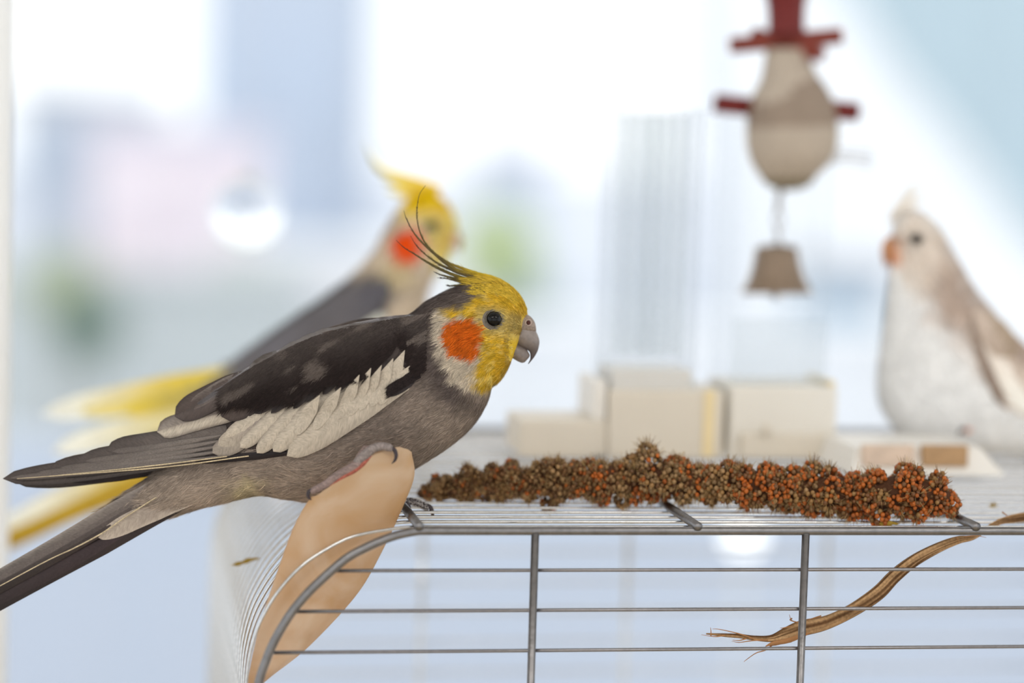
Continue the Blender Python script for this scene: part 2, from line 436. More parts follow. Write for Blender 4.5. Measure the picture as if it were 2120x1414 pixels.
def globe():  # glowing globe put in to make a blurred bright highlight
    c = on_y(1540, 1108, Y1 + .7); e = empty('bright_spot_globe', (c[0], c[1], FLOOR_Z - .1)); tag(e, 'small round white glowing globe put on the balcony for a bright spot', 'lamp')
    m = bpy.data.materials.new('bright_spot_glow'); m.use_nodes = True; b = m.node_tree.nodes['Principled BSDF']; b.inputs['Base Color'].default_value = (.95, .95, .95, 1)
    b.inputs['Emission Color'].default_value = (1, 1, 1, 1); b.inputs['Emission Strength'].default_value = 1.6
    r = .023
    blob('globe', c, (r, r, r), m, e)
    tube('stem', [(c[0], c[1], FLOOR_Z - .1), (c[0], c[1], c[2] - r * .9)], .004, MAT['frame'], e, 8)
globe()

# white pole at the far left, floor to ceiling
def pole():
    p = at(-2, 700, 1.56)
    e = empty('white_pole', (p[0], p[1], FLOOR_Z)); tag(e, 'white upright pole left of the cage by the window', 'pole')
    tube('shaft', [(p[0], p[1], FLOOR_Z), (p[0], p[1], CEIL_Z)], .0075, MAT['frame'], e, 16)
    lathe('foot_plate', [(0, 0), (.03, 0), (.03, .006), (.0, .008)], MAT['frame'], e, (p[0], p[1], FLOOR_Z))
pole()

# ------------------------------------------------------------------ cage on its table
TAB_Z = -0.47
XC = 0.17                     # middle of the cage front
DEP = 0.42                    # cage depth
def table():
    e = empty('cage_table', (XC, DEP / 2, FLOOR_Z)); tag(e, 'plain white table carrying the wire cage', 'table')
    MB().box((XC - .34, -.03, TAB_Z - .03), (XC + .34, DEP + .03, TAB_Z)).build('table_top', MAT['table'], e, bevel=.003)
    for sx in (-.33, .29):
        for sy in (-.02, DEP - .02):
            MB().box((XC + sx, sy, FLOOR_Z), (XC + sx + .04, sy + .04, TAB_Z - .03)).build('leg', MAT['table'], e)
table()

SP = 0.016                    # spacing of the top wires
def mirror(path): 
    q = np.asarray(path)[::-1].copy(); q[:, 0] = 2 * XC - q[:, 0]; return q
front_px = [(868, 1099), (835, 1105), (801, 1115), (757, 1134), (713, 1159), (654, 1211), (622, 1245), (596, 1279), (566, 1331), (548, 1375), (537, 1408), (527, 1455)]
thin_px = [(859, 1092.5), (830, 1094.5), (801, 1098.5), (757, 1106), (713, 1119), (654, 1152), (622, 1176), (596, 1202), (572, 1232), (552, 1264), (535, 1298), (522, 1337), (514, 1375), (510, 1414), (508, 1460)]
fp = np.array([on_y(x, y, 0.0) for x, y in front_px]); fp[:, 2] -= fp[0, 2]
tp = np.array([on_y(x, y, SP) for x, y in thin_px]); tp[:, 2] -= tp[0, 2]
def full_path(left, n=40, zlow=TAB_Z + .03):
    l = cr(left[::-1], n)
    low = l[0].copy(); low[2] = zlow
    mid = np.array([[x, l[0, 1], l[-1, 2]] for x in np.linspace(l[-1, 0] + .02, XC, 6)])
    half = np.vstack([low[None], (low * .5 + l[0] * .5)[None], l, mid])
    return np.vstack([half, mirror(half)[1:]])
cage = empty('wire_cage', (XC, DEP / 2, TAB_Z)); tag(cage, 'grey wire bird cage with rounded top carrying the cockatiels', 'cage')
MB().box((XC - .318, -.012, TAB_Z), (XC + .318, DEP + .012, TAB_Z + .075)).build('base_tray', MAT['white_plastic'], cage, bevel=.008)
hoop_front = full_path(fp)
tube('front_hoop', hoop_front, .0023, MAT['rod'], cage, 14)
hb = hoop_front.copy(); hb[:, 1] = DEP
tube('back_hoop', hb, .0023, MAT['rod'], cage, 10)
thin = full_path(tp); thin[:, 2] -= .0006
nbar = int(DEP / SP)
proto = None
for k in range(1, nbar):
    if proto is None:
        pth = thin.copy(); proto = tube('top_wire', pth, .0009, MAT['wire'], cage, 10); base_y = SP
    else:
        o = proto.copy(); COL.objects.link(o); o.parent = cage
        o.matrix_parent_inverse = proto.matrix_parent_inverse.copy()
        o.location.y += (k * SP - base_y)
# cross rods lying over the top wires
rodx = []
for (x, y) in ((868, 1092), (1445, 1089), (2021, 1090)):
    p = on_y(x, y, -.002); rodx.append(p[0])
for x in rodx + [rodx[2] + (rodx[2] - rodx[1])]:
    if x > XC * 2 - rodx[0] + .02: continue
    V, F = tube_geo([(x, -.0025, .0027), (x, .1, .0027), (x, DEP + .002, .0027)], .0024, 16)
    mesh_np('cross_rod', V, F, MAT['rod'], cage)
# front face: thick uprights and thin level wires
upx = []
for (a, b) in (((1107.5, 1106), (1100, 1414)), ((1667.5, 1103), (1658, 1413))):
    p = on_y(*a, -.001); q = on_y(*b, -.001)
    xx = (p[0] + q[0]) / 2; upx.append(xx)
upx.append(2 * upx[1] - upx[0])
for yy, nm in ((-.0006, 'upright'), (DEP, 'back_upright')):
    for x in upx:
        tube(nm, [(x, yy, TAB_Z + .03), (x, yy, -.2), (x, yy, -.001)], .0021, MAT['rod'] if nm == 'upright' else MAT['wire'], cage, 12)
lx = lambda path, z: np.interp(z, path[:len(path) // 2, 2], path[:len(path) // 2, 0])
zs = [on_y(1400, y, .002)[2] for y in (1180.5, 1262.5, 1345)]
step = (zs[2] - zs[0]) / 2
while zs[-1] + step > TAB_Z + .08: zs.append(zs[-1] + step)
for yy, nm in ((.0028, 'front_wire'), (DEP - .003, 'back_wire')):
    for z in zs:
        xa = lx(hoop_front, z); xb = 2 * XC - xa
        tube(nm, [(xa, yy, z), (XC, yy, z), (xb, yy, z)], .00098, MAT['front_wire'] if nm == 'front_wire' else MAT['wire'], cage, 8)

# ------------------------------------------------------------------ cockatiels
MAT['plumage'] = M_vcol('soft_plumage', 0.85, 700, 0.12, 0.12, transl=0.0)
MAT['barbs'] = M_vcol('feather_barbs', 0.8, 500, 0.10, 0.15, transl=0.25)
MAT['vane'] = M_vcol('feather_vane', 0.62, 16, 0.2, 0.3, barb=True)
MAT['eye'] = M_('black_eye', (0.003, 0.0025, 0.0025), 0.1, noise=0.05, spec=0.3)
MAT['skin'] = M_vcol('scaly_skin', 0.6, 1500, 0.3, 0.3)
MAT['claw'] = M_('dark_claw', '#3a3237', 0.3, noise=0.3, scale=300)
MAT['beak'] = M_vcol('grey_horn', 0.34, 500, 0.12, 0.5)
MAT['nostril'] = M_('nostril', '#4a2a26', 0.8)

class Bird:
    """a bird whose side view is traced as top/bottom pairs of the photograph, standing D metres away"""
    def __init__(s, name, label, D, stations, foot, nr=300, ns=96):
        s.D = D; s.k = FPX / D; s.fade = None
        st = np.array(stations, float)                   # Tx,Ty,Bx,By,hw
        dense = cr(st, nr)
        s.c = (dense[:, 0:2] + dense[:, 2:4]) / 2
        s.h = (dense[:, 0:2] - dense[:, 2:4]) / 2
        s.hw = np.clip(dense[:, 4], 1, None)
        s.nr, s.ns = nr, ns
        a = np.linspace(0, 2 * np.pi, ns, endpoint=False)   # 0 = top, towards camera
        ca, sa = np.cos(a), np.sin(a)
        sgn = np.sign(ca) * np.abs(ca) ** 0.95
        P2 = s.c[:, None] + s.h[:, None] * sgn[None, :, None]
        W = s.hw[:, None] * (np.sign(sa) * np.abs(sa) ** 0.92)[None, :]
        s.P2, s.W = P2, W
        s.root = empty(name, foot); tag(s.root, label, 'bird')
    def pt(s, px, py, w, sign=1.0):
        return at(px, py, s.D - sign * np.asarray(w, float) / s.k)
    def body(s, colf, mat='plumage'):
        V = s.pt(s.P2[..., 0], s.P2[..., 1], s.W).reshape(-1, 3)
        F = [grid_faces(s.nr, s.ns, 0, True)]
        F.append(np.arange(s.ns)[::-1][None]); F.append((np.arange(s.ns) + (s.nr - 1) * s.ns)[None])
        cols = colf(s.P2[..., 0].ravel(), s.P2[..., 1].ravel())
        s.bm = mesh_np('body', V, F, MAT[mat], s.root, cols)
        s.V = V.reshape(s.nr, s.ns, 3)
        return s.bm
    def wsurf(s, qx, qy):
        qx = np.atleast_1d(np.asarray(qx, float)); qy = np.atleast_1d(np.asarray(qy, float))
        hl = np.linalg.norm(s.h, axis=1); hn = s.h / hl[:, None]
        dx = qx[:, None] - s.c[None, :, 0]; dy = qy[:, None] - s.c[None, :, 1]
        a = (dx * hn[:, 0] + dy * hn[:, 1]) / hl; b = np.abs(dx * hn[:, 1] - dy * hn[:, 0])
        b = b + np.where(np.abs(a) > 1.0, 1e4, 0)
        i = b.argmin(1); ar = np.arange(len(qx)); aa = np.clip(a[ar, i], -1, 1)
        wv = s.hw[i] * np.sqrt(np.maximum(0, 1 - aa ** 2)) ** 0.92
        return np.where(b[ar, i] > 14, 0, wv)
    def strands(s, n, colf, lenf, keep=None, width=1.5, lift=0.10, jit=0.16, name='plumage', mat='barbs', near=0.62, var=1.0):
        """short overlapping barbs over the whole body: uncountable, one part"""
        i = rng.integers(0, s.nr - 1, n * 3); j = rng.integers(0, s.ns, n * 3); j2 = (j + 1) % s.ns
        u = rng.random(n * 3)[:, None]; v = rng.random(n * 3)[:, None]
        # area weighting
        e1 = s.V[i + 1, j] - s.V[i, j]; e2 = s.V[i, j2] - s.V[i, j]
        nn = np.cross(e2, e1); A = np.linalg.norm(nn, axis=1)
        A = A * np.where(np.sin(2 * np.pi * j / s.ns) > -0.1, near, 1 - near)
        sel = rng.random(n * 3) < A / np.quantile(A, 0.93)
        i, j, j2, u, v, e1, e2, nn = [z[sel][:n] for z in (i, j, j2, u, v, e1, e2, nn)]
        p = s.V[i, j] + e1 * u + e2 * v
        nn /= np.linalg.norm(nn, axis=1)[:, None] + 1e-12
        cc = at(s.c[i, 0], s.c[i, 1], s.D); flip = np.sign(((p - cc) * nn).sum(1)); nn *= flip[:, None]
        t = e1 / (np.linalg.norm(e1, axis=1)[:, None] + 1e-12)
        px, py = proj(p)
        if keep is not None:
            kk = keep(px, py); p, nn, t, px, py = p[kk], nn[kk], t[kk], px[kk], py[kk]
        m = len(p)
        b = np.cross(nn, t)
        ang = (vnoise(px / 22, py / 22, 3) - .5) * .9 + rng.normal(size=m) * jit
        t2 = t * np.cos(ang)[:, None] + b * np.sin(ang)[:, None]; b2 = np.cross(nn, t2)
        L = lenf(px, py) * (0.6 + 0.8 * rng.random(m)) / s.k; wd = width * (0.6 + .8 * rng.random(m)) / s.k / 2
        lf = (lift * (0.4 + 1.2 * rng.random(m)))[:, None]
        L1 = L[:, None]
        base = p - nn * (0.6 / s.k)
        mid = p + t2 * L1 * .5 + nn * L1 * lf * .75
        tip = p + t2 * L1 + nn * L1 * lf
        V = np.stack([base - b2 * wd[:, None], base + b2 * wd[:, None], mid - b2 * wd[:, None] * .9, mid + b2 * wd[:, None] * .9, tip], 1)
        idx = np.arange(m)[:, None] * 5
        Fq = idx + np.array([[0, 1, 3, 2]]); Ft = idx + np.array([[2, 3, 4]])
        c = colf(px + 0, py + 0)
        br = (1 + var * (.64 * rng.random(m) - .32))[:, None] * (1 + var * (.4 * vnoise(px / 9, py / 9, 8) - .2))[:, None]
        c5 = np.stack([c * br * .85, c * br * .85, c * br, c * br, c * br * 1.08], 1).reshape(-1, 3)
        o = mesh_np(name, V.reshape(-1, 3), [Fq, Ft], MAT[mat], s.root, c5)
        o['kind'] = 'stuff'
        return o
    def feather(s, name, parent, base, tip, width, layer, c0, c1, bend=0.0, sign=1.0, wf=None, edge=None, tr=0.3, camber=2.0, shaft=None, tilt=0.0, nu=20, lower=None, mat='vane', basew=.55, lend=None):
        base = np.array(base, float); tip = np.array(tip, float)
        t = np.linspace(0, 1, nu); ss = np.array([-1, -.72, -.4, -.07, 0, .07, .4, .72, 1.0])
        ax = tip - base; L = np.linalg.norm(ax); ax /= L; pr = np.array([-ax[1], ax[0]])
        if pr[1] < 0: pr = -pr                            # +s = lower edge in the picture
        cl = base + (tip - base) * t[:, None] + pr * (bend * 4 * t * (1 - t))[:, None]
        prof = np.minimum(1, basew + (1 - basew) * (t / .35)); q = np.clip((t - (1 - tr)) / tr, 0, 1)
        prof = prof * np.sqrt(np.maximum(0.0, 1 - q ** 2)); prof[-1] = 0.02
        hw = width / 2 * prof
        px = cl[:, None, 0] + pr[0] * hw[:, None] * ss[None]; py = cl[:, None, 1] + pr[1] * hw[:, None] * ss[None]
        # barb-like raggedness of the outline
        W = (wf or s.wsurf)(px.ravel(), py.ravel()).reshape(px.shape)
        LY = layer if lend is None else (layer + (lend - layer) * np.minimum(1, t / .55))[:, None]
        W = W + LY * .6 * (s.fade(px) if s.fade else 1.0) + camber * (1 - ss[None] ** 2) * prof[:, None] + tilt * ss[None] * prof[:, None]
        V = s.pt(px, py, W, sign).reshape(-1, 3)
        c0 = np.asarray(c0); c1 = np.asarray(c1)
        tt = t[:, None, None]
        C = c0 * (1 - sstep(.25, .95, tt)) + c1 * sstep(.25, .95, tt)
        C = np.repeat(C, len(ss), 1)
        if lower is not None:
            m = sstep(-.15, .25, ss)[None, :, None]; C = C * (1 - m) + np.asarray(lower) * m
        if edge is not None:
            m = (np.abs(ss)[None, :, None] ** 4) * .8; C = C * (1 - m) + np.asarray(edge) * m
        if shaft is not None:
            m = (np.abs(ss) < .05).astype(float)[None, :, None] * .8; C = C * (1 - m) + np.asarray(shaft) * m
        C = C * (0.88 + .24 * vnoise(px / 7 + layer, py / 7, 5))[..., None]
        uv = np.stack([t[:, None] * L / 60.0 - np.abs(ss)[None] * hw[:, None] / 60.0 * .9 + random.random() * 9, np.repeat(ss[None] * 3, nu, 0)], -1).reshape(-1, 2)
        return mesh_np(name, V, [grid_faces(nu, len(ss))], MAT[mat], parent, C.reshape(-1, 3), uv)
    def sheet(s, name, parent, poly, off, col, wf, sign=1.0, step=4, mat='vane'):
        """smooth patch of the side of the bird inside a traced outline (the wing under its feathers)"""
        xs = np.arange(min(p[0] for p in poly), max(p[0] for p in poly) + step, step)
        ys = np.arange(min(p[1] for p in poly), max(p[1] for p in poly) + step, step)
        gx, gy = np.meshgrid(xs, ys, indexing='ij')
        ins = (sdpoly(gx, gy, poly) < 2).ravel()
        W = wf(gx.ravel(), gy.ravel()) + off
        V = s.pt(gx.ravel(), gy.ravel(), W, sign)
        F = grid_faces(len(xs), len(ys)); F = F[ins[F].all(1)]
        used = np.unique(F); mp = -np.ones(len(V), int); mp[used] = np.arange(len(used))
        return mesh_np(name, V[used], [mp[F]], MAT[mat], parent, np.tile(col, (len(used), 1)), np.stack([gx.ravel() / 60, gy.ravel() / 60], -1)[used])
    def tubepx(s, name, pts, rad, mat, parent, nseg=8, cols=None, n=24, flat=1.0):
        """pts rows (px,py,w) in pixels; rad in pixels"""
        p = cr(np.array(pts, float), n); P = s.pt(p[:, 0], p[:, 1], p[:, 2])
        r = np.interp(np.linspace(0, 1, n), np.linspace(0, 1, len(rad)), rad) / s.k
        V, F = tube_geo(P, r, nseg, flat)
        c = None
        if cols is not None: c = np.tile(np.asarray(cols), (len(V), 1)) * (0.7 + .6 * rng.random((len(V), 1)))
        return mesh_np(name, V, F, MAT[mat], parent, c)

def loft_px(b, name, stations, mat, parent, colf, w0=0.0, nr=40, ns=28):
    st = cr(np.array(stations, float), nr)
    c = (st[:, :2] + st[:, 2:4]) / 2; h = (st[:, :2] - st[:, 2:4]) / 2
    a = np.linspace(0, 2 * np.pi, ns, endpoint=False)
    P = c[:, None] + h[:, None] * np.cos(a)[None, :, None]; W = np.clip(st[:, 4], .3, None)[:, None] * np.sin(a)[None] + w0
    V = b.pt(P[..., 0], P[..., 1], W).reshape(-1, 3)
    F = [grid_faces(nr, ns, 0, True), np.arange(ns)[::-1][None], (np.arange(ns) + (nr - 1) * ns)[None]]
    return mesh_np(name, V, F, MAT[mat], parent, colf(P[..., 0].ravel(), P[..., 1].ravel()))

AK = 1.14        # photographed tone -> surface colour
def C_(h): return S(h, AK)
def lay(base, m, col):
    return base * (1 - m[:, None]) + np.asarray(col)[None] * m[:, None]

# ---------------- the grey cockatiel in front
B1_ST = [(1085, 668, 1070, 712, 7), (1090, 652, 1062, 740, 21), (1083, 624, 1047, 772, 46), (1062, 599, 1034, 790, 65),
         (1030, 582, 1020, 802, 78), (985, 584, 1014, 818, 85), (935, 598, 1007, 836, 89), (888, 622, 990, 866, 95),
         (848, 650, 962, 898, 106), (800, 658, 922, 930, 118), (742, 664, 872, 962, 126), (682, 680, 800, 1004, 126),
         (622, 704, 730, 1034, 118), (562, 738, 662, 1040, 104), (505, 782, 600, 1034, 88), (455, 832, 540, 1026, 72),
         (412, 882, 480, 1036, 56), (372, 932, 420, 1050, 42), (322, 978, 368, 1066, 30), (268, 1016, 300, 1084, 18), (205, 1060, 218, 1112, 5)]
B1_D = 1.303
foot1 = on_z(740, 1060, 0.001)
b1 = Bird('cockatiel', 'grey cockatiel with yellow face and orange cheek gripping the tan sheet', B1_D, B1_ST, foot1)
def z1(x, y): return 800 + x / 2.945, 360 + y / 2.945
CHEEK = [z1(*p) for p in [(372, 915), (450, 872), (520, 868), (570, 890), (604, 935), (612, 1000), (585, 1045), (600, 1055), (565, 1105), (530, 1140), (480, 1112), (400, 1080), (372, 1040), (360, 970)]]
YELLOW = [(990, 596), (1012, 570), (1040, 570), (1090, 610), (1110, 660), (1090, 720), (1070, 765), (1050, 785), (1024, 804), (990, 800), (985, 775), (1000, 745), (1005, 700), (990, 655), (965, 650), (922, 655), (928, 640), (968, 632), (1000, 612)]
PALE = [(912, 640), (935, 640), (1000, 640), (1010, 700), (1000, 760), (1025, 800), (1000, 812), (965, 800), (935, 772), (915, 735), (903, 690), (905, 655)]
def col_b1(px, py):
    px = np.asarray(px, float); py = np.asarray(py, float)
    n1 = vnoise(px / 13, py / 13, 1) - .5; n2 = vnoise(px / 5, py / 5, 2) - .5
    c = np.tile(C_('#70655f'), (len(px), 1))
    # breast and belly lighter than neck and back
    low = sstep(0, 1, (py - (1.05 * (860 - px) * .25 + 700)) / 220)
    c = lay(c, low * .85, C_('#a6978a'))
    c = lay(c, sstep(940, 1040, py) * sstep(900, 700, px) * .7, C_('#b5a596'))
    c = lay(c, sstep(60, 0, np.hypot((px - 815) * .7, (py - 905)) - 30) * .35, C_('#6a5f58'))
    c = lay(c, sstep(30, 0, np.hypot((px - 522) * .7, py - 1015) - 8 + 18 * n1) * .55, C_('#cfc49a'))
    c = lay(c, sstep(430, 300, px) * .35, C_('#80756c'))
    c = lay(c, sstep(26, -26, sdpoly(px, py, [(855, 690), (905, 680), (930, 770), (990, 815), (1005, 845), (960, 850), (900, 810), (866, 770)]) + 24 * n1) * .75, C_('#5c524d'))
    nape = sstep(14, -14, sdpoly(px, py, [(850, 640), (900, 600), (960, 585), (975, 605), (930, 632), (905, 660), (910, 740), (960, 800), (940, 830), (880, 760), (850, 690)]) + 14 * n1)
    c = lay(c, nape * .8, C_('#5d5350'))
    pale = sstep(7, -7, sdpoly(px, py, PALE) + 16 * n1 + 8 * n2)
    c = lay(c, pale, C_('#c2b6a4'))
    ye = sstep(9, -9, sdpoly(px, py, YELLOW) + 16 * n1 + 10 * n2)
    c = lay(c, ye, C_('#cba830'))
    c = lay(c, ye * sstep(-.1, .4, n1 + n2) * .55, C_('#dcc878'))
    c = lay(c, ye * sstep(620, 585, py + 10 * n1) * .35, C_('#a58f3a'))
    # pale grey-yellow lores between eye and beak
    lor = sstep(10, -14, sdpoly(px, py, [(995, 640), (1030, 634), (1060, 652), (1090, 662), (1076, 700), (1055, 700), (1025, 694), (998, 680)]) + 12 * n1)
    c = lay(c, lor * .6, C_('#a3966c'))
    ch = sstep(5, -6, sdpoly(px, py, CHEEK) + 8 * n1 + 7 * n2)
    c = lay(c, ch, C_('#c56016'))
    c = lay(c, ch * sstep(.0, .5, n2 + n1) * .5, C_('#a8460a'))
    return c
b1.body(col_b1)
WING = [(872, 715), (868, 762), (850, 790), (802, 826), (730, 885), (641, 930), (600, 944), (530, 936), (440, 948), (300, 965), (160, 978), (110, 975),
        (215, 938), (330, 893), (400, 851), (460, 811), (520, 770), (580, 734), (640, 706), (690, 689), (740, 680), (800, 676), (850, 686)]
_sdw = lambda x, y: sdpoly(x, y, WING)
FACE_HOLES = [(1022, 661, 20), (1092, 668, 13)]
def keep1(px, py):
    k = _sdw(px, py) > np.where((px > 835) & (py < 790), -30, -12)
    for x, y, r in FACE_HOLES: k &= np.hypot(px - x, py - y) > r
    k &= ~((px > 1056) & (py > 690) & (py < 745))
    return k
len1 = lambda px, py: np.where(px > 900, 13 + 6 * sstep(1060, 940, px), 20) + 8 * sstep(600, 400, px)
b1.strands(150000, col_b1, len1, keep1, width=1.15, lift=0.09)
# looser, longer fluff along belly and breast outline
b1.strands(2600, lambda x, y: col_b1(x, y) * 1.0, lambda x, y: 30 + 0 * x, lambda x, y: keep1(x, y) & (x < 1000) & (y > 860), width=1.2, lift=.16, jit=.3, name='fluff')

_topx = [0, 10, 60, 100, 150, 215, 280, 340, 400, 460, 520, 580, 640, 690, 800, 900]
_topy = [990, 988, 974, 964, 948, 926, 904, 875, 836, 796, 756, 722, 694, 677, 656, 640]
def wman(px):
    return np.interp(px, [0, 100, 220, 330, 430, 520, 600, 700], [8, 16, 30, 46, 64, 74, 74, 50])
def wwing(px, py):
    px = np.atleast_1d(px); py = np.atleast_1d(py)
    d = np.clip((py - np.interp(px, _topx, _topy)) / 55, 0.0, 1)
    return np.maximum(b1.wsurf(px, py), wman(px) * np.sqrt(d))
DK = C_('#332a28'); DK2 = C_('#3f3532'); BR = C_('#514642'); GR = C_('#5a524e'); GR2 = C_('#6b635e'); CR = C_('#ada293'); CR2 = C_('#9d9284'); SHAFT = C_('#b9a98c')
rnd_u = rng.uniform
b1.fade = lambda px: 1 - .9 * sstep(795, 868, px)
def wing1(sign):
    wg = b1.sheet('wing', b1.root, WING, 1.5, DK2, wwing, sign)
    f = lambda *a, **k: b1.feather('feather', wg, *a, sign=sign, wf=wwing, **k)
    dy = 0 if sign > 0 else 10
    # long flight feathers
    f((470, 925 + dy), (6 + 2.2 * dy, 991 + dy * .6), 46, 2, GR, C_('#463e3b'), bend=6, edge=C_('#2b2524'), tr=.28, camber=1)
    f((470, 915 + dy), (99, 973 + dy), 50, 4, GR, C_('#453d3a'), bend=4, edge=C_('#2b2524'), tr=.22, camber=1.5)
    f((470, 905 + dy), (160, 958 + dy), 50, 6, GR, C_('#4a423f'), bend=2, edge=C_('#2b2524'), tr=.2, camber=1.5)
    f((470, 892 + dy), (220, 932 + dy), 46, 8, GR, C_('#4a423f'), edge=C_('#2b2524'), tr=.2, camber=1.5)
    if sign > 0:
        for k, (y0, tx, ty) in enumerate([(904, 232, 935), (915, 176, 955), (926, 118, 971), (937, 70, 981), (948, 20, 990)]):
            f((458, y0 - 3), (tx, ty), 15, 10 + k * .6, GR2, GR, bend=3, edge=C_('#2e2726'), tr=.12, camber=1.6, basew=.3)
        for (a, m_, c_) in (((515, 944), (330, 968), (35, 991)), ((470, 945), (300, 966), (120, 984))):
            pts = [(x, y, float(wwing(x, y)[0]) + 15) for x, y in (a, m_, c_)]
            b1.tubepx('feather_shaft', pts, [1.4, 1.5, .7], 'skin', wg, 6, SHAFT)
        # dark strip under the white coverts
        f((600, 938), (400, 955), 16, 9, C_('#1e1719'), C_('#1e1719'), tr=.2)
    # white-edged tertials
    f((540, 838), (325, 894), 46, 14, BR, C_('#7d736b'), bend=-4, lower=CR, tr=.16, edge=C_('#4a403c'))
    f((560, 850), (440, 938), 44, 13, CR2, C_('#8d8378'), bend=10, tr=.3, edge=C_('#6b615a'))
    f((575, 842), (452, 922), 40, 15, C_('#8a7f77'), CR2, bend=6, tr=.28)
    # white secondary coverts, a row of rounded tips
    row = [((570, 826), (466, 905), 30), ((598, 830), (497, 927), 32), ((625, 830), (532, 938), 34), ((660, 824), (566, 935), 40)]
    for k, (a, c_, wd) in enumerate(row):
        f(a, c_, wd, 17 + k * 1.0, CR, C_('#b0a596'), bend=3, tr=.3, edge=C_('#877d72'), tilt=-1.2, camber=3)
    for (a, c_, wd) in (((760, 795), (575, 885), 56), ((790, 780), (620, 860), 60)):
        f(a, c_, wd, 17.5, CR, CR, tr=.3, camber=1, basew=.9)
    row = [((835, 786), (594, 944), 58, 0), ((828, 772), (652, 893), 58, -5), ((836, 762), (700, 852), 52, -4), ((838, 750), (748, 822), 44, -2)]
    for k, (a, c_, wd, bd) in enumerate(row):
        f(a, c_, wd, 21 + k * 1.2, CR, C_('#afa495'), bend=bd, tr=.35, edge=(C_('#9a8f81') if k == 0 else C_('#a59a8b')), camber=2.5, basew=.8)
    # the pale spikes near the shoulder
    for (a, c_, wd) in (((838, 725), (786, 838), 30), ((853, 754), (800, 822), 20), ((814, 742), (768, 842), 26), ((790, 756), (745, 850), 22), ((768, 762), (722, 862), 26), ((744, 776), (700, 868), 24), ((706, 802), (650, 890), 26), ((662, 818), (612, 900), 28)):
        f(a, c_, wd, 58, CR, CR, tr=.4, basew=.04, lend=27, camber=1.0)
    # dark alula under the spike
    f((866, 768), (799, 818), 34, 28, C_('#2a2324'), C_('#211a1b'), tr=.5)
    # dark covert tips biting into the white
    for k, (a, c_, wd) in enumerate([((625, 768), (531, 852), 56), ((660, 762), (571, 846), 40), ((680, 760), (611, 842), 34), ((705, 750), (640, 822), 36), ((725, 742), (672, 812), 34),
                                     ((755, 735), (703, 802), 34), ((785, 728), (728, 795), 30), ((800, 724), (752, 792), 28), ((820, 718), (778, 776), 28), ((845, 705), (806, 758), 28), ((858, 700), (840, 742), 26), ((866, 715), (857, 760), 24)]):
        dv = np.array(c_, float) - np.array(a, float); dv /= np.linalg.norm(dv)
        f(a, tuple(np.array(c_) + dv * (6 + 8 * (k % 2))), wd * .8, 29 + .5 * k, DK, C_('#251e1d'), tr=.75, camber=2, edge=C_('#3a302d'))
    # rounded dark tertial coverts towards the rump
    f((600, 770), (458, 862), 58, 22, DK2, C_('#4b403c'), bend=4, edge=C_('#2a2321'), tr=.3)
    f((545, 772), (362, 862), 56, 23, BR, C_('#4a3f3b'), bend=-2, edge=C_('#332a28'), tr=.26)
    f((520, 770), (385, 846), 34, 24, GR, BR, edge=C_('#7a716b'), tr=.26)
    # upper coverts and scapulars, shingled rows
    k = 0
    rnd = random.Random(5)
    for r in range(6):
        for q in range(11):
            x = 862 - q * 31 + r * 4 + rnd.uniform(-6, 6)
            yt = np.interp(x, _topx, _topy)
            y = yt + 14 + (5 - r) * 17 + rnd.uniform(-4, 4)
            if y > np.interp(x, [480, 560, 640, 760, 870], [815, 805, 790, 765, 735]): continue
            a = math.radians(27 + 7 * (5 - r) / 5 + 10 * (x < 650)); L = 62 - 3 * (5 - r) + 14 * (x < 640)
            tip = (x - L * math.cos(a), y + L * math.sin(a) * .9)
            if tip[1] < np.interp(tip[0], _topx, _topy) + 6: tip = (tip[0], np.interp(tip[0], _topx, _topy) + 6)
            cc = [DK, DK, DK2, DK2, BR, GR][r] * rnd.uniform(.8, 1.15)
            lit = False
            f((x, y), tip, 34 + rnd.uniform(-4, 6), 31 + r * 1.6 + q * .35 - 4 * (x < 560), cc, cc * (1.5 if lit else .95), tr=.4, edge=(C_('#7a706a') if lit else cc * .8), camber=2.2)
    # soft free barbs over the coverts
    m = 16000
    x = rnd_u(462, 884, m); yt = np.interp(x, _topx, _topy); yb = np.interp(x, [460, 535, 570, 612, 630, 660, 700, 745, 785, 815, 832, 845, 858, 884], [852, 852, 840, 846, 822, 818, 806, 798, 774, 745, 722, 738, 768, 775])
    yb = yb + (vnoise(x / 9, 0 * x, 14) - .5) * 16
    y = yt + 6 + rng.random(m) * np.maximum(yb - yt - 18, 2)
    a_ = math.pi - np.radians(np.interp(x, [470, 650, 870], [38, 34, 30])) + rng.normal(size=m) * .22
    L = rng.uniform(12, 30, m); x2 = x + np.cos(a_) * L; y2 = y + np.sin(a_) * L
    y2 = np.maximum(y2, np.interp(x2, _topx, _topy) + 3)
    lay_ = np.interp((y - yt) / np.maximum(yb - yt, 1), [0, .5, 1], [26, 25.5, 23.5]) - 4 * sstep(600, 520, x) 
    lay_ = lay_ * b1.fade(x) + 5
    Q0 = b1.pt(x, y, wwing(x, y) + lay_, sign); Q1 = b1.pt(x2, y2, wwing(x2, y2) + lay_ + 1.5, sign)
    sd_ = np.cross(Q1 - Q0, _F); sd_ /= np.linalg.norm(sd_, axis=1)[:, None] + 1e-9; sd_ *= (rng.uniform(.5, 1.3, m) / b1.k)[:, None]
    rel = ((y - yt) / np.maximum(yb - yt, 1))[:, None]
    m_a = 900; xa_ = rnd_u(806, 872, m_a); ya_ = 812 - (xa_ - 800) * .62 + rnd_u(-12, 14, m_a); La = rnd_u(8, 16, m_a)
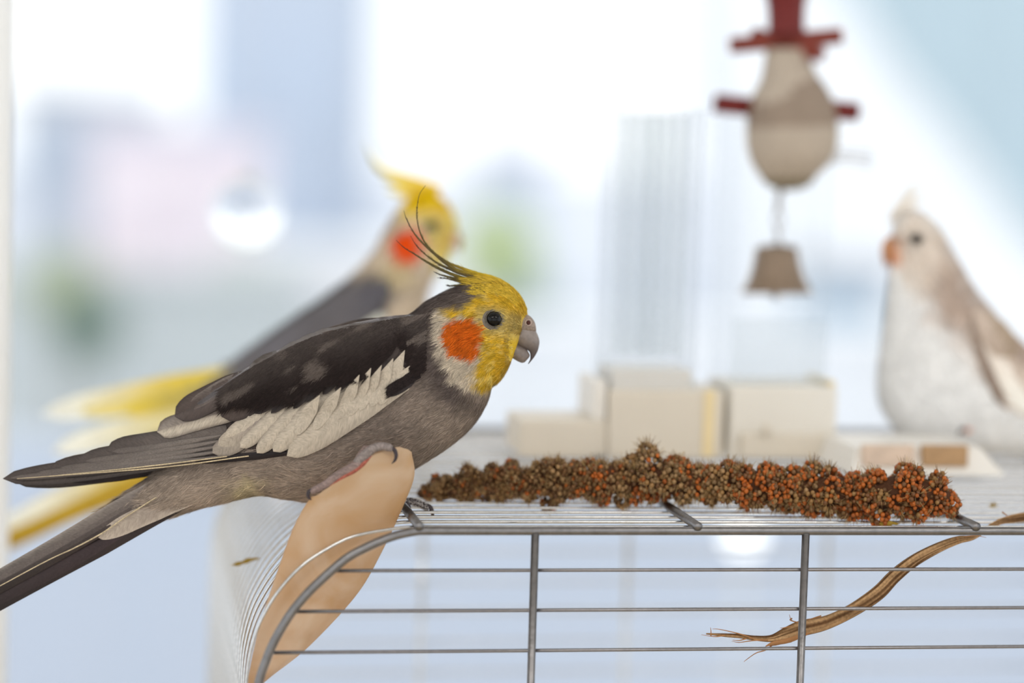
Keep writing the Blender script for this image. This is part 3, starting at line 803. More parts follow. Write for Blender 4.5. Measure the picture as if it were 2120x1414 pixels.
    wa_ = 20 * b1.fade(xa_) + 3; A0 = b1.pt(xa_, ya_, wwing(xa_, ya_) + wa_, sign); A1 = b1.pt(xa_ - La * .85, ya_ + La * .5, wwing(xa_ - La * .85, ya_ + La * .5) + wa_ + 1, sign)
    sa_ = np.cross(A1 - A0, _F); sa_ /= np.linalg.norm(sa_, axis=1)[:, None] + 1e-9; sa_ *= .9 / b1.k
    ao = mesh_np('alula_barbs', np.stack([A0 - sa_, A0 + sa_, A1], 1).reshape(-1, 3), [np.arange(3 * m_a).reshape(-1, 3)], MAT['barbs'], wg, np.repeat(C_('#2a2323') * rnd_u(.6, 1.4, (m_a, 1)), 3, 0)); ao['kind'] = 'stuff'
    bc = C_('#4f4744') * (1 - sstep(0, .75, rel)) + C_('#2a2221') * sstep(0, .75, rel)
    st = sstep(.62, .8, vnoise((x * .85 - y * .5) / 45, (x * .5 + y * .85) / 13, 21))[:, None] * (rel < .7)
    bc = (bc * (1 - .55 * st) + C_('#7d726b') * .55 * st) * (.7 + .6 * rng.random((m, 1)))
    o = mesh_np('covert_barbs', np.stack([Q0 - sd_, Q0 + sd_, Q1], 1).reshape(-1, 3), [np.arange(3 * m).reshape(-1, 3)], MAT['barbs'], wg, np.repeat(bc, 3, 0)); o['kind'] = 'stuff'
    # long back feathers on the outline, a bluish sheen painted into their colour
    for q in range(9):
        x = 850 - q * 44
        yt = np.interp(x, _topx, _topy); x2 = x - 92; y2 = np.interp(x2, _topx, _topy)
        f((x, yt + 7), (x2, y2 + 7), 15, 40 - q * 1.2 - 6, C_('#5b5557'), C_('#4a4546'), tr=.25, camber=3, edge=C_('#857f80'))
    return wg
wing1(1.0); wing1(-1.0)

# tail: long narrow feathers running out of the picture
def tail1():
    tl = loft_px(b1, 'tail', [(430, 925, 470, 1030, 18), (340, 984, 372, 1062, 16), (260, 1040, 280, 1092, 11), (150, 1112, 160, 1150, 8), (0, 1200, 8, 1232, 6), (-90, 1268, -84, 1290, 3)], 'plumage', b1.root,
                 lambda x, y: np.tile(C_('#3a3230'), (len(x), 1)))
    def wf(px, py): return np.zeros(np.shape(px)) + np.interp(px, [-100, 0, 200, 350, 450], [4, 8, 13, 18, 26])
    f = lambda *a, **k: b1.feather('tail_feather', tl, *a, wf=wf, nu=30, **k)
    f((372, 1052), (-80, 1292), 30, 1, C_('#2b2221'), C_('#231c1c'), bend=-2, tr=.1, basew=.5)
    f((330, 1062), (-60, 1272), 30, 2, C_('#33282a'), C_('#2b2223'), bend=4, tr=.1, basew=.5)
    f((390, 1030), (202, 1112), 44, 8, C_('#8d8177'), C_('#a2968a'), bend=-4, tr=.35, basew=.8, edge=C_('#b0a396'))
    f((400, 960), (-60, 1236), 44, 4, C_('#6a615c'), C_('#4a4442'), bend=4, tr=.15, shaft=C_('#39302e'), edge=C_('#8a827c'))
    f((392, 975), (-30, 1216), 26, 5, C_('#5d5450'), C_('#5a524f'), bend=3, tr=.15)
    f((386, 985), (-70, 1250), 26, 6, C_('#4a413e'), C_('#332c2b'), bend=5, tr=.15, edge=C_('#746b66'))
    f((380, 996), (-70, 1256), 18, 7, C_('#3b3230'), C_('#2a2322'), bend=6, tr=.12)
    f((-0, 1195), (-120, 1285), 30, 3, C_('#3a3231'), C_('#2b2423'), tr=.4)
    pts = [(386, 994), (345, 1017), (310, 1038), (260, 1070), (211, 1104), (155, 1134), (99, 1160), (0, 1213), (-60, 1246)]
    b1.tubepx('feather_shaft', [(x, y, 28) for x, y in pts], [.3, 1.5, 1.6, 1.2, .8], 'skin', tl, 6, SHAFT, n=50)
    # far wing tip showing under the near one
    wt = b1.feather('wing_tip', b1.root, (330, 968), (112, 990), 30, -20, C_('#2a2020'), C_('#1f1819'), wf=lambda x, y: np.zeros(np.shape(x)), tr=.6, bend=5)
tail1()

# crest
def crest1():
    paths = [([(1046, 588), (1018, 574), (990, 567), (953, 554), (926, 543), (898, 523), (878, 499), (866, 469), (863, 438), (868, 404), (881, 384)], 8),
             ([(1040, 586), (1010, 574), (983, 570), (936, 554), (902, 528), (868, 496), (851, 472), (841, 452), (836, 436)], 9),
             ([(1025, 586), (995, 578), (963, 577), (919, 561), (885, 543), (858, 526), (837, 513), (820, 497)], 10),
             ([(1030, 588), (1000, 580), (955, 566), (912, 548), (882, 528), (862, 508), (850, 488)], 8),
             ([(1020, 592), (977, 585), (943, 577), (912, 569), (897, 562)], 10),
             ([(1018, 594), (985, 590), (957, 590), (935, 592), (922, 590)], 9),
             ([(1050, 592), (1020, 580), (985, 575), (950, 566), (925, 556), (905, 548)], 10),
             ([(1010, 594), (970, 588), (930, 578), (905, 575)], 8)]
    cm = MAT['barbs']
    for k, (p, wd) in enumerate(paths):
        n = 60; q = cr(np.array(p, float), n)
        wv = (k - 3.5) * 2.2
        prof = np.interp(np.linspace(0, 1, n), [0, .15, .5, .75, 1], [wd, wd * .9, wd * .55, wd * .22, .7]) / 2
        T = np.gradient(q, axis=0); T /= np.linalg.norm(T, axis=1)[:, None]; N = np.stack([-T[:, 1], T[:, 0]], 1)
        ss = np.array([-1, -.3, 0, .3, 1.0])
        P = q[:, None] + N[:, None] * (prof[:, None] * ss[None])[..., None]
        W = wv + 2.0 * (1 - ss[None] ** 2) * np.minimum(1, prof[:, None] / 3) + np.zeros((n, 1))
        V = b1.pt(P[..., 0], P[..., 1], W).reshape(-1, 3)
        t = np.linspace(0, 1, n)[:, None]
        c = C_('#c8a92e') * (1 - sstep(.1, .45, t)) + C_('#5d5236') * sstep(.1, .45, t); c = c * (1 - sstep(.6, .9, t)) + C_('#3c3631') * sstep(.6, .9, t)
        c = np.repeat(c[:, None], 5, 1) * (.8 + .4 * rng.random((n, 5, 1)))
        o = mesh_np('crest_feather', V, [grid_faces(n, 5)], cm, b1.root, c.reshape(-1, 3))
        # free barbs of the crest feather
        m = 90; i = (rng.random(m) ** .8 * n * .86).astype(int); sd = np.where(rng.random(m) < .25, -1, 1)
        b0 = q[i]; a = rng.uniform(.18, .5, m) * sd
        dx = T[i, 0] * np.cos(a) - T[i, 1] * np.sin(a); dy = T[i, 0] * np.sin(a) + T[i, 1] * np.cos(a)
        L = rng.uniform(10, 26, m) * (1.1 - i / n)
        B0 = b1.pt(b0[:, 0], b0[:, 1], np.full(m, wv)); E = b1.pt(b0[:, 0] + dx * L, b0[:, 1] + dy * L, wv + rng.normal(size=m) * 4)
        side = np.cross(E - B0, _F); side /= np.linalg.norm(side, axis=1)[:, None] + 1e-9; side *= .55 / b1.k
        V2 = np.stack([B0 - side, B0 + side, E], 1).reshape(-1, 3)
        cc = np.repeat(c[i, 2], 3, 0).reshape(-1, 3) * 1.15
        u = mesh_np('barb', V2, [np.arange(3 * m).reshape(-1, 3)], cm, o, cc); u['kind'] = 'stuff'
crest1()
# crown: long yellow filaments sweeping back into the crest
def crown1():
    m = 2600
    x = rng.uniform(985, 1092, m); top = np.interp(x, [930, 985, 1030, 1062, 1084, 1096], [600, 584, 582, 597, 622, 650]); y = top + rng.random(m) ** 1.6 * 30
    w_ = b1.wsurf(x, y); sg = np.where(rng.random(m) < .7, 1, -1)
    ang = np.interp(x, [930, 1000, 1050, 1095], [math.pi + .20, math.pi + .22, math.pi + .55, math.pi + 1.0]) + rng.normal(size=m) * .06
    L = rng.uniform(16, 46, m)
    x2 = x + np.cos(ang) * L; y2 = y + np.sin(ang) * L
    y2 = np.maximum(y2, np.interp(x2, [880, 935, 985, 1030, 1062, 1084, 1096], [560, 576, 568, 573, 592, 618, 646]))
    wm = .5 * (w_ + b1.wsurf(x2, y2)) + 3
    P0 = np.array([b1.pt(a, b, c, s_) for a, b, c, s_ in zip(x, y, w_, sg)]); P1 = np.array([b1.pt(a, b, c, s_) for a, b, c, s_ in zip((x + x2) / 2, (y + y2) / 2 - 2, wm + 2, sg)])
    P2 = np.array([b1.pt(a, b, c, s_) for a, b, c, s_ in zip(x2, y2, np.maximum(b1.wsurf(x2, y2), 4) + 3, sg)])
    side = np.cross(P2 - P0, _F); side /= np.linalg.norm(side, axis=1)[:, None] + 1e-9; side *= .65 / b1.k
    V = np.stack([P0 - side, P0 + side, P1 + side, P1 - side, P2], 1).reshape(-1, 3); idx = np.arange(m)[:, None] * 5
    dark = (rng.random(m) < sstep(1040, 940, x) * .4)[:, None]
    c = np.where(dark, C_('#7d6c38'), C_('#cdaf40')) * (.7 + .55 * rng.random((m, 1)))
    o = mesh_np('crown_plumes', V, [idx + np.array([[0, 1, 2, 3]]), idx + np.array([[3, 2, 4]])], MAT['barbs'], b1.root, np.repeat(c, 5, 0)); o['kind'] = 'stuff'
crown1()

# eye, eyelid, cere, beak
def eye(b, x, y, r, ring, lidcol, sign=1.0, wf=None):
    w_ = float((wf or b.wsurf)(x, y)[0])
    c = b.pt(x, y, w_ - r * .3, sign)
    o = blob('eye', c, (r / b.k,) * 3, MAT['eye'], b.root)
    a = np.linspace(0, 2 * np.pi, 36, endpoint=False)
    n = 36; prof = np.array([(r * .78, .12), (r * 1.03, .36), (r * 1.16, .26), (r * ring, .02), (r * (ring + .25), -.35)])
    X = x + prof[:, 0][:, None] * np.cos(a)[None] * 1.06; Y = y + prof[:, 0][:, None] * np.sin(a)[None]
    W = (wf or b.wsurf)(X.ravel(), Y.ravel()).reshape(X.shape) + prof[:, 1][:, None] * r * .5
    V = b.pt(X, Y, W, sign).reshape(-1, 3)
    cc = np.tile(lidcol, (len(V), 1)) * (.7 + .5 * rng.random((len(V), 1))); cc[:n * 2] *= .45; cc[n * 2:n * 3] *= .8
    mesh_np('eyelid', V, [grid_faces(len(prof), n, 0, True)], MAT['skin'], b.root, cc)
    return o
for sg in (1.0, -1.0): eye(b1, 1022, 661, 16.5, 1.4, C_('#726a60'), sg)
hornf = lambda c0, c1: (lambda x, y: np.clip(C_(c0)[None] * (1 - sstep(690, 745, y)[:, None]) + C_(c1)[None] * sstep(690, 745, y)[:, None], 0, 1))
def beak1():
    up = loft_px(b1, 'upper_beak', [(1078, 662, 1050, 700, 20), (1098, 672, 1056, 706, 23), (1108, 683, 1066, 712, 22), (1114, 695, 1077, 719, 19), (1117, 706, 1088, 723, 15), (1116, 716, 1095, 727, 11), (1113, 727, 1097.5, 732, 7.5), (1107, 738, 1098, 739, 4.5), (1101, 746, 1097, 745, 2.6), (1094, 754, 1093, 753, .4)],
                 'beak', b1.root, hornf('#7f7570', '#453e40'), nr=60, ns=36)
    lo = loft_px(b1, 'lower_beak', [(1050, 700, 1056, 738, 17), (1064, 706, 1068, 746, 18), (1077, 713, 1079, 751, 15.5), (1088, 720, 1086, 750, 11), (1094, 729, 1092, 744, 6), (1097, 735, 1096, 739, 1.5)], 'beak', b1.root, hornf('#665c58', '#746a65'), nr=40)
    ce = loft_px(b1, 'cere', [(1076, 650, 1066, 690, 22), (1088, 650, 1072, 692, 25), (1099, 656, 1080, 692, 24.5), (1107, 667, 1091, 691, 21), (1110, 680, 1100, 689, 13), (1110, 686, 1106, 689, 5)], 'skin', b1.root,
                 lambda x, y: np.tile(C_('#87796f'), (len(x), 1)) * (.8 + .4 * vnoise(x / 3, y / 3, 4))[:, None])
    for sg in (1.0, -1.0):
        c = b1.pt(1094, 668, 24.0, sg); blob('nostril', c, (4.2 / b1.k, 4.2 / b1.k, 5 / b1.k), MAT['nostril'], ce, I=ICO2)
        a = np.linspace(0, 2 * np.pi, 20); P = b1.pt(1094 + 6 * np.cos(a), 668 + 6 * np.sin(a), 24.0 + 0 * a, sg)
        V, F = tube_geo(P, 1.9 / b1.k, 7); mesh_np('nostril_rim', V, F, MAT['skin'], ce, np.tile(C_('#a08f86'), (len(V), 1)))
    # bristles round the beak
    m = 60; x = rng.uniform(1042, 1058, m); y = rng.uniform(680, 742, m); w_ = b1.wsurf(x, y)
    P0 = b1.pt(x, y, w_); P1 = b1.pt(x + rng.uniform(4, 13, m), y + rng.uniform(-6, 8, m), w_ + 3)
    side = np.cross(P1 - P0, _F); side /= np.linalg.norm(side, axis=1)[:, None]; side *= .45 / b1.k
    o = mesh_np('face_bristles', np.stack([P0 - side, P0 + side, P1], 1).reshape(-1, 3), [np.arange(3 * m).reshape(-1, 3)], MAT['barbs'], b1.root, np.repeat(np.where(rng.random((m, 1)) < .5, C_('#8a7a4a'), C_('#cdb24a')), 3, 0)); o['kind'] = 'stuff'
beak1()

# feet of the front bird
def foot1_near():
    w0 = (B1_D - depth_of(on_y(740, 960, .0215))) * b1.k          # over the edge of the tan sheet
    ft = b1.tubepx('foot', [(760, 930, w0 - 25), (748, 945, w0 - 4), (738, 962, w0 + 3), (700, 984, w0 + 4), (672, 1004, w0 + 4), (652, 1014, w0 + 4), (644, 1019, w0 + 4)], [10, 10, 10, 9, 8, 7.5, 6], 'skin', b1.root, 12, C_('#7d6c68'), 40)
    b1.tubepx('toe', [(738, 960, w0 + 2), (758, 940, w0 + 3), (774, 928, w0 + 4), (792, 924, w0 + 4), (806, 927, w0 + 4), (813, 932, w0 + 4)], [10, 10, 9, 8.5, 8, 5], 'skin', ft, 12, C_('#7d7370'), 36)
    b1.tubepx('toe_pad', [(768, 942, w0 + 2), (752, 958, w0 + 4), (733, 972, w0 + 4), (716, 982, w0 + 4), (690, 998, w0 + 4), (668, 1012, w0 + 4)], [3, 6, 7.5, 7, 5.5, 2], 'skin', ft, 10, C_('#9a5548'), 36)
    b1.tubepx('claw', [(808, 927, w0 + 4), (816, 931, w0 + 6), (820, 941, w0 + 6), (818, 952, w0 + 5), (811, 960, w0 + 3)], [4.6, 4.6, 4, 3, .6], 'claw', ft, 10)
    b1.tubepx('claw', [(646, 1014, w0 + 4), (639, 1018, w0 + 6), (638, 1026, w0 + 6), (641, 1032, w0 + 5), (645, 1035, w0 + 4)], [4.2, 4, 3.4, 2.4, .6], 'claw', ft, 10)
def foot1_far():
    p0 = on_z(862, 1056, 0.0); w0 = (B1_D - depth_of(p0)) * b1.k
    ft = b1.tubepx('foot', [(800, 985, w0 + 16), (815, 1015, w0 + 5), (836, 1040, w0), (850, 1038, w0), (866, 1042, w0), (880, 1049, w0), (887, 1056, w0)], [10, 9.5, 9, 8.5, 8.5, 8, 6], 'skin', b1.root, 12, C_('#8f8a88'), 40)
    b1.tubepx('toe', [(832, 1036, w0 + 10), (838, 1041, w0 + 14), (843, 1046, w0 + 15)], [8, 7, 5], 'skin', ft, 10, C_('#8f8a88'))
    b1.tubepx('claw', [(883, 1046, w0), (891, 1051, w0 + 1), (895, 1060, w0 + 1), (896, 1071, w0)], [5, 5, 4.2, 3], 'claw', ft, 10)
    b1.tubepx('claw', [(840, 1040, w0 + 16), (845, 1045, w0 + 17), (847, 1052, w0 + 17), (846, 1060, w0 + 16)], [4.8, 4.6, 3.8, 2], 'claw', ft, 10)
    # dark scales
    m = 130; t = rng.random(m); x = 838 + t * 48; y = 1034 + 14 * t ** 1.6 + rng.uniform(-4, 8, m)
    V = []; F = []
    for i in range(m):
        c = b1.pt(x[i], y[i], w0 + 7.6 + rng.uniform(-1, .8)); V.append(ICO1[0] * np.array([1.1, .6, .9]) * 1.25 / b1.k + c); F.append(ICO1[1] + 12 * i)
    o = mesh_np('scales', np.vstack(V), [np.vstack(F)], MAT['claw'], ft); o['kind'] = 'stuff'
foot1_near(); foot1_far()

# ---------------- simple wing / head helpers for the two birds behind
def two_wings(b, poly, off, col, rows, wf):
    for sg in (1.0, -1.0):
        wg = b.sheet('wing', b.root, poly, off, col, wf, sg, step=10)
        for (a, t, wd, ly, c0, c1, bd) in rows:
            b.feather('feather', wg, a, t, wd, ly, c0, c1, bend=bd, sign=sg, wf=wf, nu=12, tr=.3)
def crest(b, paths, wd, cols):
    for k, p in enumerate(paths):
        n = 24; q = cr(np.array(p, float), n); T = np.gradient(q, axis=0); T /= np.linalg.norm(T, axis=1)[:, None]; N = np.stack([-T[:, 1], T[:, 0]], 1)
        pr = np.interp(np.linspace(0, 1, n), [0, .3, 1], [wd, wd * .8, .8]) / 2; ss = np.array([-1, 0, 1.0])
        P = q[:, None] + N[:, None] * (pr[:, None] * ss[None])[..., None]
        V = b.pt(P[..., 0], P[..., 1], (k - len(paths) / 2) * 4 + 3 * (1 - ss[None] ** 2) + np.zeros((n, 1))).reshape(-1, 3)
        t = np.linspace(0, 1, n)[:, None, None]; c = np.repeat(cols[0] * (1 - t) + cols[1] * t, 3, 1).reshape(-1, 3)
        mesh_np('crest_feather', V, [grid_faces(n, 3)], MAT['barbs'], b.root, c)
def legs(b, hips, zc=0.0, col='#a08d88'):
    """two feet standing on the surface at height zc below the hips"""
    for (hx, hy, w_) in hips:
        h = b.pt(hx, hy, w_); g = np.array([h[0], h[1], zc + .004])
        ft = mesh_np('foot', *tube_geo([h, h * .4 + g * .6, g], [.006, .0035, .003], 10), MAT['skin'], b.root, cols=np.tile(C_(col), (30, 1)))
        for a in (-.35, .35, math.pi - .3, math.pi + .3):
            dirv = np.array([math.cos(a - YAW) * b.face, math.sin(a - YAW), 0]); e = g + dirv * .018
            V, F = tube_geo([g, g + dirv * .009 + np.array([0, 0, .002]), e - np.array([0, 0, .001])], [.003, .0026, .0018], 8)
            tt = mesh_np('toe', V, F, MAT['skin'], ft, cols=np.tile(C_(col), (len(V), 1)))
            V, F = tube_geo([e, e + dirv * .004, e + dirv * .006 - np.array([0, 0, .003])], [.0015, .0012, .0003], 6)
            mesh_np('claw', V, F, MAT['claw'], ft)

# ---------------- the yellow-crested cockatiel behind
B2_ST = [(946, 470, 936, 512, 8), (944, 455, 926, 535, 28), (925, 420, 906, 562, 48), (890, 400, 892, 592, 60), (845, 412, 884, 622, 64), (806, 462, 880, 660, 68),
         (772, 522, 872, 704, 78), (722, 574, 850, 762, 88), (662, 620, 800, 818, 94), (602, 660, 730, 856, 90), (542, 702, 650, 880, 78), (490, 740, 560, 886, 58), (440, 780, 480, 888, 42), (372, 830, 400, 910, 26), (290, 890, 304, 935, 8)]
B2_D = 1.655
b2 = Bird('cockatiel', 'cockatiel with bright yellow crest and yellow tail standing behind the grey one', B2_D, B2_ST, on_z(720, 905, 0), 120, 56); b2.face = 1
def col_b2(px, py):
    n1 = vnoise(px / 14, py / 14, 31) - .5
    c = np.tile(C_('#cfc0ac'), (len(px), 1))
    c = lay(c, sstep(20, -20, sdpoly(px, py, [(800, 560), (830, 610), (700, 760), (480, 900), (300, 930), (380, 800), (520, 690), (700, 570)]) + 20 * n1), C_('#6a6668'))
    c = lay(c, sstep(16, -16, np.hypot((px - 825), py - 560) - 34 + 20 * n1) * .7, C_('#c5b489'))
    c = lay(c, sstep(12, -12, sdpoly(px, py, [(835, 450), (850, 400), (890, 380), (930, 400), (960, 460), (950, 520), (930, 560), (900, 560), (898, 500), (880, 450)]) + 10 * n1), C_('#e9d07a'))
    c = lay(c, sstep(10, -10, sdpoly(px, py, [(835, 440), (845, 395), (885, 382), (925, 405), (945, 450), (915, 440), (880, 432)]) + 6 * n1), C_('#f2c800'))
    c = lay(c, sstep(12, -12, np.hypot((px - 848), (py - 506)) - 34 + 8 * n1), C_('#ea5510'))
    return c
b2.body(col_b2)
b2.strands(12000, col_b2, lambda x, y: 20 + 0 * x, None, width=3.0)
_t2x = [60, 200, 300, 372, 440, 490, 542, 602, 662, 722, 772, 810]; _t2y = [850, 830, 812, 795, 765, 735, 700, 658, 620, 576, 545, 540]
def ww2(px, py):
    px = np.atleast_1d(px); py = np.atleast_1d(py)
    d = np.clip((py - np.interp(px, _t2x, _t2y)) / 40, 0, 1)
    return np.maximum(b2.wsurf(px, py), np.interp(px, [60, 250, 400, 500, 600], [10, 26, 50, 66, 70]) * np.sqrt(d))
YW = C_('#d8bf4a'); WH = C_('#f3eee0'); G2 = C_('#5d5a5e')
two_wings(b2, [(810, 580), (800, 650), (740, 720), (640, 790), (540, 830), (430, 850), (330, 850), (400, 785), (490, 735), (602, 660), (722, 590), (780, 570)], 2, G2,
          [((480, 770), (86, 858), 52, 3, YW, WH, 4), ((470, 800), (150, 850), 48, 4, YW, C_('#e0d08a'), 4), ((470, 830), (108, 936), 50, 5, C_('#d6c98f'), WH, 0), ((480, 800), (250, 850), 46, 6, C_('#a89a5a'), YW, 2),
           ((560, 740), (400, 840), 60, 8, G2, C_('#7d7a6a'), 2), ((640, 700), (480, 810), 66, 10, G2, G2, 2), ((700, 640), (540, 760), 60, 12, G2, C_('#65636a'), 0), ((760, 600), (620, 700), 56, 13, G2, G2, 0), ((800, 590), (700, 680), 50, 14, C_('#55535a'), G2, 0),
           ((800, 660), (640, 790), 60, 12, WH * .8, C_('#c9b8a8'), 3), ((780, 690), (600, 830), 60, 11, C_('#b9a99a'), C_('#c9b8a8'), 3)], ww2)
def tail2():
    tl = loft_px(b2, 'tail', [(505, 790, 530, 875, 34), (410, 862, 440, 935, 20), (300, 945, 320, 1010, 12), (150, 1030, 160, 1075, 8), (-40, 1128, -34, 1160, 4)], 'plumage', b2.root, lambda x, y: np.tile(C_('#b7962c'), (len(x), 1)))
    wf = lambda px, py: np.zeros(np.shape(px)) + np.interp(px, [-60, 150, 450], [5, 10, 18])
    for k, (a, t, wd, c0, c1) in enumerate([((430, 910), (-60, 1150), 46, YW, C_('#c7a62a')), ((420, 890), (-20, 1100), 40, C_('#cdb557'), WH), ((420, 930), (-70, 1165), 34, C_('#b3922a'), C_('#a8861e'))]):
        b2.feather('tail_feather', tl, a, t, wd, 2 + k * 2, c0, c1, wf=wf)
tail2()
crest(b2, [[(905, 400), (865, 385), (820, 370), (780, 345), (755, 290)], [(900, 400), (855, 392), (815, 380), (790, 372)], [(910, 398), (870, 380), (830, 365), (795, 350), (770, 320)], [(890, 405), (845, 400), (815, 398), (800, 392)]], 26, (C_('#f0c808'), C_('#f3e29a')))
for sg in (1.0, -1.0): eye(b2, 893, 468, 12, 1.6, C_('#a8a08a'), sg)
loft_px(b2, 'beak', [(938, 470, 926, 512, 18), (950, 480, 936, 515, 15), (957, 492, 944, 516, 11), (958, 505, 948, 520, 7), (952, 520, 948, 524, 2)], 'beak', b2.root, lambda x, y: np.tile(C_('#c4a9a0'), (len(x), 1)), nr=24)
legs(b2, [(735, 835, 40), (745, 835, -40)])

# ---------------- the pale cockatiel on the right
B3_ST = [(1850, 498, 1848, 532, 8), (1848, 474, 1842, 562, 34), (1858, 450, 1834, 610, 54), (1893, 437, 1828, 660, 66), (1940, 466, 1822, 715, 76), (1978, 528, 1815, 775, 88), (2014, 590, 1822, 840, 98),
         (2058, 646, 1866, 898, 100), (2102, 700, 1942, 926, 95), (2144, 762, 2020, 938, 80), (2182, 832, 2090, 940, 55), (2222, 905, 2165, 955, 30), (2262, 978, 2235, 990, 8)]
B3_D = 1.56
def col_b3(px, py):
    C_ = lambda h: S(h, 1.3)
    n1 = vnoise(px / 16, py / 16, 41) - .5
    c = np.tile(C_('#fbf2e8'), (len(px), 1))
    c = lay(c, sstep(40, -40, sdpoly(px, py, [(1905, 560), (1950, 480), (2000, 560), (2080, 660), (2160, 760), (2100, 800), (2030, 760), (1985, 700), (1930, 640)]) + 30 * n1) * .9, C_('#b09c8e'))
    c = lay(c, sstep(.55, .8, vnoise(px / 11, py / 11, 43)) * sstep(30, -30, sdpoly(px, py, [(1925, 560), (1990, 560), (2080, 660), (2160, 760), (2100, 800), (2030, 760), (1950, 660)])) * .5, C_('#8a786c'))
    c = lay(c, sstep(30, -30, sdpoly(px, py, [(1840, 470), (1890, 430), (1945, 470), (1960, 540), (1900, 600), (1860, 560)]) + 24 * n1) * .7, C_('#d2c4b6'))
    c = lay(c, sstep(12, -12, np.hypot((px - 1846), (py - 520) * .7) - 16 + 8 * n1) * .8, C_('#d58c4c'))
    c = lay(c, sstep(20, -16, np.hypot((px - 1868) * .8, py - 505) - 16 + 10 * n1) * .5, C_('#a59a90'))
    return c
TRAY_TOP = .021
b3 = Bird('cockatiel', 'pale whitish cockatiel with taupe back standing on the white seed tray', B3_D, B3_ST, on_z(2000, 960, TRAY_TOP), 120, 56); b3.face = -1
b3.body(col_b3); b3.strands(14000, col_b3, lambda x, y: 22 + 0 * x, None, width=3.4, lift=.05, var=.35)
def ww3(px, py):
    return np.maximum(b3.wsurf(np.atleast_1d(px), np.atleast_1d(py)), 30)
two_wings(b3, [(2010, 640), (2070, 680), (2130, 750), (2190, 850), (2150, 880), (2085, 850), (2040, 770), (2005, 700)], 2, C_('#cbbcae'),
          [((2010, 660), (2085, 850), 26, 3, C_('#8d7c70'), C_('#86756a'), 8), ((2030, 650), (2130, 860), 44, 5, C_('#d9cdc2'), C_('#efe8e0'), 4), ((2050, 660), (2180, 850), 46, 6, C_('#b6a395'), C_('#cfc2b6'), 2), ((2060, 670), (2200, 830), 40, 8, C_('#9c8a7e'), C_('#b6a699'), 0),
           ((2040, 650), (2110, 740), 44, 9, C_('#a3917f'), C_('#94826f'), 0), ((2020, 640), (2080, 740), 40, 10, C_('#b9a89b'), C_('#a59384'), 0), ((2120, 800), (2300, 1020), 40, 4, C_('#cfc4ba'), C_('#a89a90'), 0)], ww3)
b3t = loft_px(b3, 'tail', [(2160, 850, 2110, 930, 16), (2230, 930, 2190, 980, 12), (2300, 1010, 2280, 1040, 8), (2370, 1078, 2360, 1090, 3)], 'plumage', b3.root, lambda x, y: np.tile(C_('#c9bfb6'), (len(x), 1)))
for k in range(3): b3.feather('tail_feather', b3t, (2160, 890 + 8 * k), (2380 + 10 * k, 1090 + 12 * k), 26, 3 + k, C_('#b8aca2'), C_('#9d9188'), wf=lambda x, y: np.zeros(np.shape(x)) + 14)
crest(b3, [[(1850, 455), (1862, 430), (1885, 395), (1905, 370)], [(1858, 450), (1872, 425), (1895, 400), (1915, 390)], [(1865, 448), (1885, 430), (1905, 415), (1918, 410)], [(1848, 460), (1856, 435), (1870, 410), (1882, 385)]], 22, (C_('#e6ddd4'), C_('#efe9e3')))
for sg in (1.0, -1.0): eye(b3, 1897, 496, 13, 1.6, C_('#cbbfb2'), sg)
loft_px(b3, 'beak', [(1852, 484, 1856, 550, 26), (1838, 490, 1844, 548, 24), (1827, 504, 1836, 548, 17), (1825, 524, 1835, 550, 10), (1831, 552, 1836, 556, 2)], 'beak', b3.root, lambda x, y: np.tile(C_('#c2895a'), (len(x), 1)), nr=24)
legs(b3, [(2035, 890, 44), (2030, 890, -40)], TRAY_TOP, '#d8aa9c')

